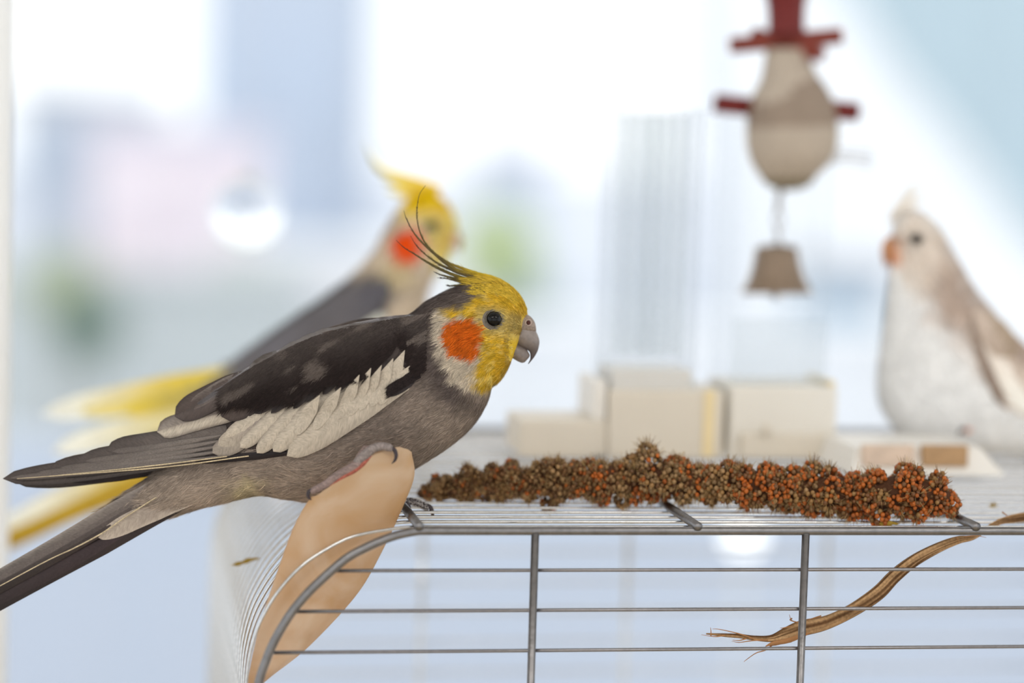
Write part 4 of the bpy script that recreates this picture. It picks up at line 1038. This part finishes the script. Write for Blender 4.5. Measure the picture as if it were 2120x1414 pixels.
# ------------------------------------------------------------------ tan sheet stuck between the side wires
def tan_sheet():
    m = bpy.data.materials.new('tan_sheet'); m.use_nodes = True; nt = m.node_tree; b = nt.nodes['Principled BSDF']
    tc = nt.nodes.new('ShaderNodeTexCoord'); nz = nt.nodes.new('ShaderNodeTexNoise'); nz.inputs['Scale'].default_value = 28; nz.inputs['Detail'].default_value = 6
    nz.inputs['Distortion'].default_value = 1.2
    rp = nt.nodes.new('ShaderNodeValToRGB'); rp.color_ramp.elements[0].position = .3; rp.color_ramp.elements[1].position = .75
    rp.color_ramp.elements[0].color = (*S('#c5a275'), 1); rp.color_ramp.elements[1].color = (*S('#e2d3bb'), 1)
    nt.links.new(tc.outputs['Object'], nz.inputs[0]); nt.links.new(nz.outputs['Fac'], rp.inputs[0]); nt.links.new(rp.outputs[0], b.inputs['Base Color'])
    b.inputs['Roughness'].default_value = .55
    tr = nt.nodes.new('ShaderNodeBsdfTranslucent'); tr.inputs[0].default_value = (*S('#e9ab66'), 1); mx = nt.nodes.new('ShaderNodeMixShader'); mx.inputs[0].default_value = .32
    nt.links.new(b.outputs[0], mx.inputs[1]); nt.links.new(tr.outputs[0], mx.inputs[2]); nt.links.new(mx.outputs[0], nt.nodes['Material Output'].inputs[0])
    Lp = [(500, 1470), (506, 1440), (512, 1414), (525, 1345), (545, 1270), (575, 1180), (606, 1095), (630, 1050), (645, 1030)]
    Rp = [(505, 1472), (528, 1432), (560, 1402), (640, 1338), (738, 1232), (792, 1140), (836, 1045), (858, 985), (852, 938)]
    nu, nv = 70, 26
    Lc = cr(np.array(Lp, float), nu); Rc = cr(np.array(Rp, float), nu)
    # the top edge runs from the left shoulder up to the rounded right corner
    V = []
    for side in (0, 1):
        for i in range(nu):
            for j in range(nv):
                s_ = j / (nv - 1); t = i / (nu - 1)
                q = Lc[i] * (1 - s_) + Rc[i] * s_
                if i == nu - 1 or t > .8:
                    k = (t - .8) / .2
                    q[1] -= k * (56 * s_ * math.sin(math.pi * s_) ** .7 + 5 * (vnoise(s_ * 16, 0.0, 9) - .5))
                bul = .0028 * math.sin(math.pi * s_) - .0022 * sstep(.8, 1, s_) + .0012 * math.sin(7 * t + 2 * s_)
                y = .0235 - bul + (side * .0022)
                p = on_y(q[0], q[1], y); V.append(p)
    n = nu * nv; f0 = grid_faces(nu, nv); f1 = grid_faces(nu, nv, n)[:, ::-1]
    ring = [(i * nv) for i in range(nu)] + [(nu - 1) * nv + j for j in range(1, nv)] + [i * nv + nv - 1 for i in range(nu - 2, -1, -1)] + [j for j in range(nv - 2, 0, -1)]
    r = np.array(ring); r2 = np.roll(r, -1)
    e = mesh_np('tan_sheet', np.array(V), [f0, f1, np.stack([r, r2, r2 + n, r + n], 1)], m)
    tag(e, 'curved tan sheet wedged between the wires at the cage corner', 'sheet')
tan_sheet()

# ------------------------------------------------------------------ millet spray
def millet():
    ax = np.array([(870, 1032, 12), (905, 1022, 24), (960, 1016, 30), (1030, 1008, 36), (1100, 1000, 42), (1160, 990, 46), (1230, 988, 45), (1300, 985, 50), (1360, 982, 50), (1430, 988, 46), (1500, 992, 47), (1570, 1002, 53), (1640, 1012, 50), (1720, 1020, 50), (1800, 1020, 52), (1880, 1020, 52), (1940, 1022, 44), (1975, 1030, 26)], float)
    q = cr(ax, 200)
    q[:, 2] *= .84 + .34 * vnoise(q[:, 0] / 42, 0 * q[:, 0], 17)
    dpt = np.interp(q[:, 0], [870, 1200, 1600, 1980], [1.352, 1.335, 1.318, 1.308])
    P = at(q[:, 0], q[:, 1], dpt); R = q[:, 2] / (FPX / dpt)
    lowest = (P[:, 2] - R); P[:, 2] += np.clip(.001 - lowest, -.004, .02) * .6
    root = empty('millet_spray', (P[100, 0], P[100, 1], .001)); tag(root, 'long brown millet spray lying on the cage top', 'millet spray')
    stalk = tube('stalk', P[::8], .0016, M_('dry_stalk', '#9a7a4a', .8, noise=.3, scale=200), root, 8)
    T = np.gradient(P, axis=0); T /= np.linalg.norm(T, axis=1)[:, None]
    up = np.array([0, 0, 1.0]); Bv = np.cross(T, up); Bv /= np.linalg.norm(Bv, axis=1)[:, None]; Uv = np.cross(Bv, T)
    seeds = []; bristle = []; husks = []
    seg = np.linalg.norm(np.diff(P, axis=0), axis=1); S_ = np.concatenate([[0], np.cumsum(seg)])
    L = S_[-1]; s = .002; row = 0
    while s < L - .001:
        i = int(np.searchsorted(S_, s)); i = min(i, 199); frac = s / L
        nk = 6 if R[i] > .009 else 4
        for k in range(nk):
            a = 2 * np.pi * (k + .5 * (row % 2)) / nk + rng.uniform(-.25, .25)
            cr_ = min(R[i] * .5, .0055) * rng.uniform(.75, 1.1); rr = R[i] - cr_ + rng.uniform(-.0028, .002)
            if rng.random() < .08: rr += .0032
            o = Bv[i] * math.cos(a) + Uv[i] * math.sin(a)
            c = P[i] + o * rr + T[i] * rng.uniform(-.0025, .0025)
            n = int(34 * (cr_ / .005) ** 1.3) + 6
            g = np.arange(n) + .5; ph = np.arccos(1 - 2 * g / n); th = np.pi * (1 + 5 ** .5) * g + rng.uniform(0, 6)
            d = np.stack([np.cos(th) * np.sin(ph), np.sin(th) * np.sin(ph), np.cos(ph)], 1) + rng.normal(size=(n, 3)) * .12
            d /= np.linalg.norm(d, axis=1)[:, None]
            keep = (d @ o) > -.6
            d = d[keep]
            ripe = sstep(.05, .55, frac) * .75 + .1
            husky = rng.random() < (.55 * (1 - frac) + .1)
            for dd in d:
                p = c + dd * cr_ * rng.uniform(.85, 1.06)
                x = rng.random()
                if husky and x < .5:
                    col = C_('#947550') * rng.uniform(.45, 1.1)
                elif x < ripe * .75: col = C_('#a8581e') * rng.uniform(.45, 1.15)
                elif x < .75: col = C_('#6b4a2c') * rng.uniform(.5, 1.1)
                else: col = C_('#7d5c36') * rng.uniform(.5, 1.1)
                seeds.append((p, dd, col, rng.uniform(.00105, .00142)))
            nb = int(rng.uniform(20, 38) * (1.6 if husky else .8))
            for _ in range(nb):
                v = o * rng.uniform(.5, 1.2) + rng.normal(size=3) * .55; v /= np.linalg.norm(v)
                bristle.append((c + v * cr_ * .7, c + v * cr_ * rng.uniform(1.3, 1.95) + rng.normal(size=3) * .0006))
        s += R[i] * .58 + .0014; row += 1
    # core coloured dark for the shade in the gaps between the clusters
    Vc, Fc = tube_geo(P[::4], R[::4] * .6, 14); mesh_np('core', Vc, Fc, M_('gap_shade', '#4a2c18', .9, noise=.4, scale=400), root)
    # seeds: those nearest the camera side and largest are single parts, the rest one mass
    pts = np.array([s_[0] for s_ in seeds]); dirs = np.array([s_[1] for s_ in seeds]); vis = dirs @ (-_F) + (pts @ (-_F) - pts.mean(0) @ (-_F)) * 40 + rng.random(len(pts)) * .3
    order = np.argsort(-vis); top = set(order[:300].tolist())
    cols = np.array([s_[2] for s_ in seeds]); rad = np.array([s_[3] for s_ in seeds])
    Iv, If = ICO2; m = len(seeds); nv = len(Iv)
    mats = [M_('ripe_seed_%d' % k, S(h), .45, noise=.25, scale=600) for k, h in enumerate(('#ae5e22', '#96501e', '#8f6c40', '#6a4526', '#ad6a2e'))]
    protos = []
    for k in range(5):
        me = mesh_np('seed', Iv * .0013, [If], mats[k], None, origin=(0, 0, 0)); protos.append(me.data); bpy.data.objects.remove(me)
    rest = []
    for i in range(m):
        if i in top:
            lum = cols[i]; k = int(np.argmin([np.abs(S(h) - lum).sum() for h in ('#ae5e22', '#96501e', '#8f6c40', '#6a4526', '#ad6a2e')]))
            o = bpy.data.objects.new('seed', protos[k]); COL.objects.link(o); o.parent = root
            o.matrix_parent_inverse = root.matrix_world.inverted()
            sc = rad[i] / .0013
            o.matrix_world = Matrix.Translation(Vector(pts[i])) @ Matrix.Diagonal((sc, sc, sc * 1.12, 1))
        else: rest.append(i)
    r = np.array(rest); nrm = Iv[None] * rad[r][:, None, None] * np.array([1, 1, 1.12])
    V = (pts[r][:, None] + nrm).reshape(-1, 3); F = (If[None] + (np.arange(len(r)) * nv)[:, None, None]).reshape(-1, 3)
    o = mesh_np('seed_mass', V, [F], M_vcol('millet_seed', .5, 900, .25, .3), root, np.repeat(cols[r], nv, 0)); o['kind'] = 'stuff'
    A = np.array([b_[0] for b_ in bristle]); E = np.array([b_[1] for b_ in bristle]); n = len(A)
    sd = np.cross(E - A, _F); sd /= np.linalg.norm(sd, axis=1)[:, None] + 1e-9; sd *= .00019
    cc = np.repeat(np.where(rng.random((n, 1)) < .6, C_('#a98f63'), C_('#7a5a38')) * rng.uniform(.6, 1.2, (n, 1)), 4, 0)
    o = mesh_np('bristles', np.stack([A - sd, A + sd, E + sd * .3, E - sd * .3], 1).reshape(-1, 3), [np.arange(4 * n).reshape(-1, 4)], M_vcol('millet_bristle', .7, 500, .1, .2, transl=.3), root, cc); o['kind'] = 'stuff'
    print('millet seeds', m, 'bristles', n)
millet()

# ------------------------------------------------------------------ strip of bark fibre hanging through the top wires
def bark():
    rows = [(2135, 1068, 20, .030), (2105, 1072, 22, .028), (2075, 1078, 16, .024), (2050, 1090, 12, .018), (2015, 1112, 12, .012), (1985, 1118, 19, .011), (1950, 1131, 24, .010), (1910, 1151, 28, .010), (1880, 1171, 30, .010), (1850, 1196, 32, .010), (1820, 1226, 32, .010), (1780, 1254, 30, .010),
            (1740, 1276, 30, .010), (1700, 1292, 32, .010), (1660, 1301, 34, .010), (1625, 1313, 28, .010), (1595, 1322, 16, .010), (1560, 1321, 11, .011), (1530, 1317, 10, .011), (1500, 1315, 8, .011), (1462, 1312, 3, .011)]
    r = cr(np.array(rows, float), 140)
    P = np.array([on_y(a, b, c) for a, b, _, c in r]); rad = r[:, 2] / 2 / 3950.0 * .9
    ns = 30; a = np.linspace(0, 2 * np.pi, ns, endpoint=False)
    T = np.gradient(P, axis=0); T /= np.linalg.norm(T, axis=1)[:, None]; Nn = np.cross(T, np.array([0, 1.0, 0])); Nn /= np.linalg.norm(Nn, axis=1)[:, None]; Bb = np.cross(T, Nn)
    tt = np.arange(140)
    ridge = 1 + .22 * (vnoise(np.tile(a * 4.5, (140, 1)), np.repeat(tt[:, None] / 26.0, ns, 1), 3) - .5) + .3 * (vnoise(np.tile(a * 1.6, (140, 1)), np.repeat(tt[:, None] / 12.0, ns, 1), 5) - .5)
    V = P[:, None] + rad[:, None, None] * ridge[..., None] * (np.cos(a)[None, :, None] * Nn[:, None] + .55 * np.sin(a)[None, :, None] * Bb[:, None])
    n = vnoise(np.tile(a * 6, (140, 1)), np.repeat(tt[:, None] / 30.0, ns, 1), 6)[..., None]
    n = sstep(.3, .68, n); C = C_('#553a22') * (1 - n) + C_('#a98761') * n
    e = mesh_np('bark_strip', V.reshape(-1, 3), [grid_faces(140, ns, 0, True)], M_vcol('bark_fibre', .8, 700, .25, .2), None, C.reshape(-1, 3), origin=P[70])
    tag(e, 'frayed brown bark strip hanging inside the cage front', 'bark strip')
    fm = M_('loose_fibre', '#a8784e', .8, noise=.3, scale=300)
    fib = [[(1560, 1322), (1530, 1312), (1490, 1303), (1475, 1302)], [(1500, 1315), (1480, 1318), (1452, 1314)], [(1472, 1316), (1472, 1308), (1471, 1299)], [(1590, 1325), (1560, 1326), (1530, 1330), (1515, 1327)], [(1545, 1322), (1530, 1326), (1517, 1325)],
           [(1670, 1310), (1640, 1325), (1610, 1335), (1592, 1337)], [(1655, 1305), (1630, 1328), (1600, 1332)], [(1650, 1318), (1635, 1330), (1620, 1322)], [(1660, 1290), (1640, 1285), (1634, 1272)], [(1640, 1296), (1622, 1300), (1615, 1300)],
           [(1830, 1205), (1840, 1207), (1848, 1214)], [(1900, 1160), (1915, 1154), (1922, 1157)], [(1980, 1112), (1983, 1118), (1985, 1126)], [(1995, 1111), (2020, 1109), (2042, 1113)], [(1700, 1275), (1680, 1281), (1664, 1287)],
           [(1598, 1336), (1585, 1346), (1565, 1352), (1545, 1366), (1540, 1370)], [(1640, 1280), (1636, 1284), (1652, 1290)], [(2075, 1060), (2085, 1068), (2092, 1078)]]
    for k, p in enumerate(fib):
        q = cr(np.array(p, float), 12); W = np.array([on_y(x, y, .0095 if k != 17 else .026) for x, y in q])
        tube('fibre', W, np.linspace(.00042, .0001, 12), fm, e, 5)
    fl = cr(np.array([(1700, 1296, 8), (1660, 1312, 16), (1630, 1326, 12), (1600, 1332, 8), (1585, 1338, 2)], float), 20)
    V, F = tube_geo(np.array([on_y(x, y, .0085) for x, y, _ in fl]), fl[:, 2] / 2 / 3950, 8, .4); mesh_np('split_end', V, F, fm, e)
bark()

# small dry husks
def husk(px, py, y, ln, ang, lab, zf=None):
    c = on_y(px, py, y) if zf is None else on_z(px, py, zf)
    d = (_R * math.cos(ang) + _U * math.sin(ang)) * ln / 2; n = 12; t = np.linspace(-1, 1, n)
    P = c + t[:, None] * d + np.array([0, 0, 1])[None] * (.0002 * np.sin(t * 5))[:, None]
    V, F = tube_geo(P, .0011 * (1.1 - np.abs(t) ** 3) * (1 + .3 * np.sin(t * 9)), 7, .6)
    tag(mesh_np('dry_husk', V, F, M_('husk', '#9a7f32', .8, noise=.3, scale=400)), lab, 'husk')
husk(507, 1163, .125, .0165, .28, 'mustard brown dry husk caught on the left side wires')
husk(1838, 1084, 0, .012, .0, 'thin straw coloured husk lying on the front top wires', .0006)
husk(2056, 1046, 0, .005, .0, 'tiny yellow seed husk on the top wires beside the millet', .0008)

# ------------------------------------------------------------------ clear feeders on the cage top
ZT = .0052
MAT['acrylic'] = M_clear('clear_acrylic', (0.968, 0.972, 0.976), .05, .1, .02)
MAT['acrylic_thin'] = M_clear('thin_clear_acrylic', (0.985, 0.988, 0.99), .02, .1, .02)
MAT['acrylic_edge'] = M_clear('clear_acrylic_edge', (0.94, 0.95, 0.955), .12, .1, .03)
MAT['amber'] = M_('painted_glow_strip', '#efdcb0', .5, noise=.08)
def local_frame(px, py):
    """point on the cage top under a pixel, with metres per pixel there"""
    o = on_z(px, py, ZT); return o, depth_of(o) / FPX
def feeder_a():
    o, k = local_frame(1370, 948)
    e = empty('seed_feeder', o); tag(e, 'tall clear acrylic feeder tower on a beige base with side tray', 'feeder')
    x = lambda px: o[0] + (px - 1370) * k; z = lambda py: ZT + (948 - py) * k
    y0, y1 = o[1], o[1] + .055
    MB().box((x(1255), y0, ZT), (x(1500), y1, z(808))).build('base', MAT['beige_plastic'], e, bevel=.002)
    MB().box((x(1072), y0 + .002, ZT), (x(1255), y1, z(872))).build('tray', MAT['beige_plastic'], e, bevel=.002)
    MB().box((x(1226), y0 + .004, z(872)), (x(1252), y1, z(790))).build('tray_lip', MAT['white_plastic'], e, bevel=.001)
    MB().box((x(1456), y0 - .0012, ZT + .001), (x(1478), y0 + .002, z(806))).build('painted_glow_strip', MAT['amber'], e)  # amber colour imitates light coming through the base edge
    t = .0022; zb, zt = z(808), z(236); xa, xb = x(1256), x(1440); ya, yb = y0 + .004, y1 - .004
    for (lo, hi) in (((xa, ya, zb), (xb, ya + t, zt)), ((xa, yb - t, zb), (xb, yb, zt)), ((xa, ya + t, zb), (xa + t, yb - t, zt)), ((xb - t, ya + t, zb), (xb, yb - t, zt))):
        MB().box(lo, hi).build('panel', MAT['acrylic'], e)
    for fx in (.2, .38, .5, .63, .8):
        xx = xa + (xb - xa) * fx; MB().box((xx, ya + t, zb + .02), (xx + t * .9, yb - t, zt - .002)).build('divider', MAT['acrylic_edge'], e)
    MB().box((xa - .001, ya - .001, zt), (xb + .001, yb + .001, zt + .002)).build('lid', MAT['acrylic_edge'], e)
    MB().box((xa + t, ya + t, zb), (xb - t, yb - t, zb + .012)).build('seed_floor', MAT['white_plastic'], e)
def feeder_b():
    o, k = local_frame(1620, 950)
    e = empty('seed_feeder', o); tag(e, 'wide clear feeder box with drawer and small knob beside the tower', 'feeder')
    x = lambda px: o[0] + (px - 1620) * k; z = lambda py: ZT + (950 - py) * k
    y0, y1 = o[1] + .004, o[1] + .062
    MB().box((x(1507), y0, ZT), (x(1738), y1, z(800))).build('base', M_('ivory_plastic', '#e8e4dc', .5, noise=.03), e, bevel=.002)
    dr = MB().box((x(1530), y0 - .006, ZT + .001), (x(1742), y0 + .01, z(897))).build('drawer', MAT['beige_plastic'], e, bevel=.0015)
    blob('knob', (x(1580), y0 - .009, z(887)), (.0032, .0032, .004), MAT['beige_plastic'], dr)
    t = .0022; zb, zt = z(800), z(245); xa, xb = x(1470), x(1722); ya, yb = y0 + .004, y1 - .004
    xa = max(xa, x(1507))
    for (lo, hi) in (((xa, ya, zb), (xb, ya + t, zt)), ((xa, yb - t, zb), (xb, yb, zt)), ((xa, ya + t, zb), (xa + t, yb - t, zt)), ((xb - t, ya + t, zb), (xb, yb - t, zt))):
        MB().box(lo, hi).build('panel', MAT['acrylic_thin'], e)
    MB().box((xa + t, ya + t, zb), (xb - t, ya + t * 2, z(662))).build('inner_tray', MAT['acrylic_edge'], e)
    MB().box((xb + .0005, ya, zb), (xb + .004, yb, z(790))).build('corner_strip', MAT['amber'], e)
feeder_a(); feeder_b()

# white seed tray under the pale cockatiel
def seed_tray():
    o, k = local_frame(1930, 984)
    e = empty('seed_tray', o); tag(e, 'white plastic seed tray with brown window under the pale cockatiel', 'tray')
    x = lambda px: o[0] + (px - 1930) * k; z = lambda py: ZT + (984 - py) * k
    y0, y1 = o[1], o[1] + .075; h = TRAY_TOP
    V = np.array([(x(1755), y0, ZT), (x(2088), y0, ZT), (x(2040), y0 + .006, h), (x(1770), y0 + .006, h), (x(1755), y1, ZT), (x(2088), y1, ZT), (x(2040), y1, h), (x(1770), y1, h)])
    mesh_np('tray_body', V, [np.array([[0, 1, 2, 3], [5, 4, 7, 6], [3, 2, 6, 7], [4, 5, 1, 0], [1, 5, 6, 2], [4, 0, 3, 7]])], MAT['white_plastic'], e, smooth=False)
    for (a, b, col) in ((1908, 2006, '#b5926c'), (1780, 1890, '#dcc6b4')):
        MB().box((x(a), y0 - .0005, z(966)), (x(b), y0 + .006, z(922))).build('window', M_('seed_window', col, .5, noise=.3, scale=150), e, bevel=.0008)
seed_tray()

# ------------------------------------------------------------------ hanging toy with bell
def toy():
    d = 1.055; k = d / FPX
    o = at(1625, 300, d); e = empty('bird_toy', (o[0], o[1], CEIL_Z)); tag(e, 'hanging bird toy with red wood pieces, cream body and brass bell', 'bird toy')
    P = lambda px, py, w_=0.0: at(px, py, d - w_ * k)
    red = M_('red_wood', '#651613', .5, noise=.15, scale=60); brn = M_('red_brown_wood', '#7a3226', .55, noise=.15, scale=60); crm = M_('cream_fibre', '#ab9f92', .9, noise=.12, scale=120)
    tau = M_('taupe_fibre', '#8c7d70', .9, noise=.15, scale=120); brs = M_('dull_brass', '#7d6c5c', .45, 0.2, noise=.15, scale=80); stl = M_('steel_link', (.5, .5, .52), .3, 1.0)
    top = P(1630, -60); tube('cord', [(top[0], top[1], CEIL_Z), top, P(1628, 20), P(1615, 400), P(1611, 440)], .0012, M_('cord', '#8a7f76', .9), e, 8)
    def lat(name, cx, rows, mat, par=e):
        n = 28; a = np.linspace(0, 2 * np.pi, n, endpoint=False); V = []
        rr = cr(np.array(rows, float), 26)
        for (y, r, dx) in rr:
            for t in a: V.append(P(cx + dx + r * math.cos(t), y, r * math.sin(t)))
        return mesh_np(name, np.array(V), [grid_faces(26, n, 0, True), np.arange(n)[None], (np.arange(n) + 25 * n)[None, ::-1]], mat, par)
    lat('red_block', 1628, [(-80, 44, 0), (-20, 46, 0), (10, 40, 0), (50, 38, 0), (72, 40, 0)], red)
    tube('stick', [P(1512, 94, 10), P(1630, 84, 0), P(1742, 74, -12)], 17 * k, brn, e, 14)
    tube('stick', [P(1560, 70, -40), P(1640, 100, 0), P(1700, 112, 50)], 16 * k, brn, e, 14)
    bd = lat('body', 1632, [(100, 46, 0), (135, 52, 0), (165, 62, 4), (200, 82, 6), (245, 94, 8), (290, 96, 8), (330, 86, 6), (362, 62, 0), (380, 44, -4)], crm)
    lat('band', 1640, [(160, 56, 0), (190, 77, 0), (225, 91, 0), (265, 96, 0), (276, 90, 0)], tau)
    lat('cup', 1632, [(352, 60, 0), (370, 56, 0), (386, 40, 0), (394, 16, 0)], M_('dark_cup', '#7d7361', .6, noise=.1))
    for (a, b) in (((1480, 214, 20), (1560, 222, 10)), ((1774, 232, -20), (1700, 226, 0))):
        tube('red_peg', [P(*a), P(*b)], 20 * k, red, e, 14)
    for i in range(3):
        tube('wire', [P(1700, 315 + 10 * i), P(1760, 312 + 12 * i), P(1806, 316 + 14 * i)], .0005, stl, e, 6)
    for i in range(3):
        a = np.linspace(0, 2 * np.pi, 16); V, F = tube_geo(P(1611 + 9 * np.cos(a) * (1 if i % 2 else .3), 418 + 34 * i + 19 * np.sin(a), 9 * np.cos(a) * (.3 if i % 2 else 1)), .0007, 6); mesh_np('link', V, F, stl, e)
    bl = lat('bell', 1608, [(506, 16, 0), (512, 42, 0), (530, 46, 0), (560, 53, 0), (585, 63, 0), (604, 74, 0), (608, 74, 0)], brs)
    c = P(1606, 612); blob('clapper', c, (9 * k, 9 * k, 9 * k), stl, bl, I=ICO2)
toy()

# clear glass ball hung before the window
def ball():
    d = 1.95; c = at(512, 442, d); r = 76 * d / FPX
    e = empty('glass_ball', (c[0], c[1], CEIL_Z)); tag(e, 'clear glass ball hanging before the window', 'glass ball')
    g = bpy.data.materials.new('clear_glass'); g.use_nodes = True; b = g.node_tree.nodes['Principled BSDF']
    b.inputs['Base Color'].default_value = (.97, .98, 1, 1); b.inputs['Roughness'].default_value = 0.0; b.inputs['Transmission Weight'].default_value = 1.0; b.inputs['IOR'].default_value = 1.5
    blob('ball', c, (r, r, r), g, e)
    tube('thread', [(c[0], c[1], CEIL_Z), (c[0], c[1], c[2] + r)], .0003, M_('clear_thread', '#e8eaec', .5), e, 6)
    lathe('cap', [(.0, .0), (.004, .0), (.004, .004), (.001, .006), (0, .006)], M_('thread_cap', '#dfe2e6', .3, .5), e, (c[0], c[1], c[2] + r - .001), 16)
ball()
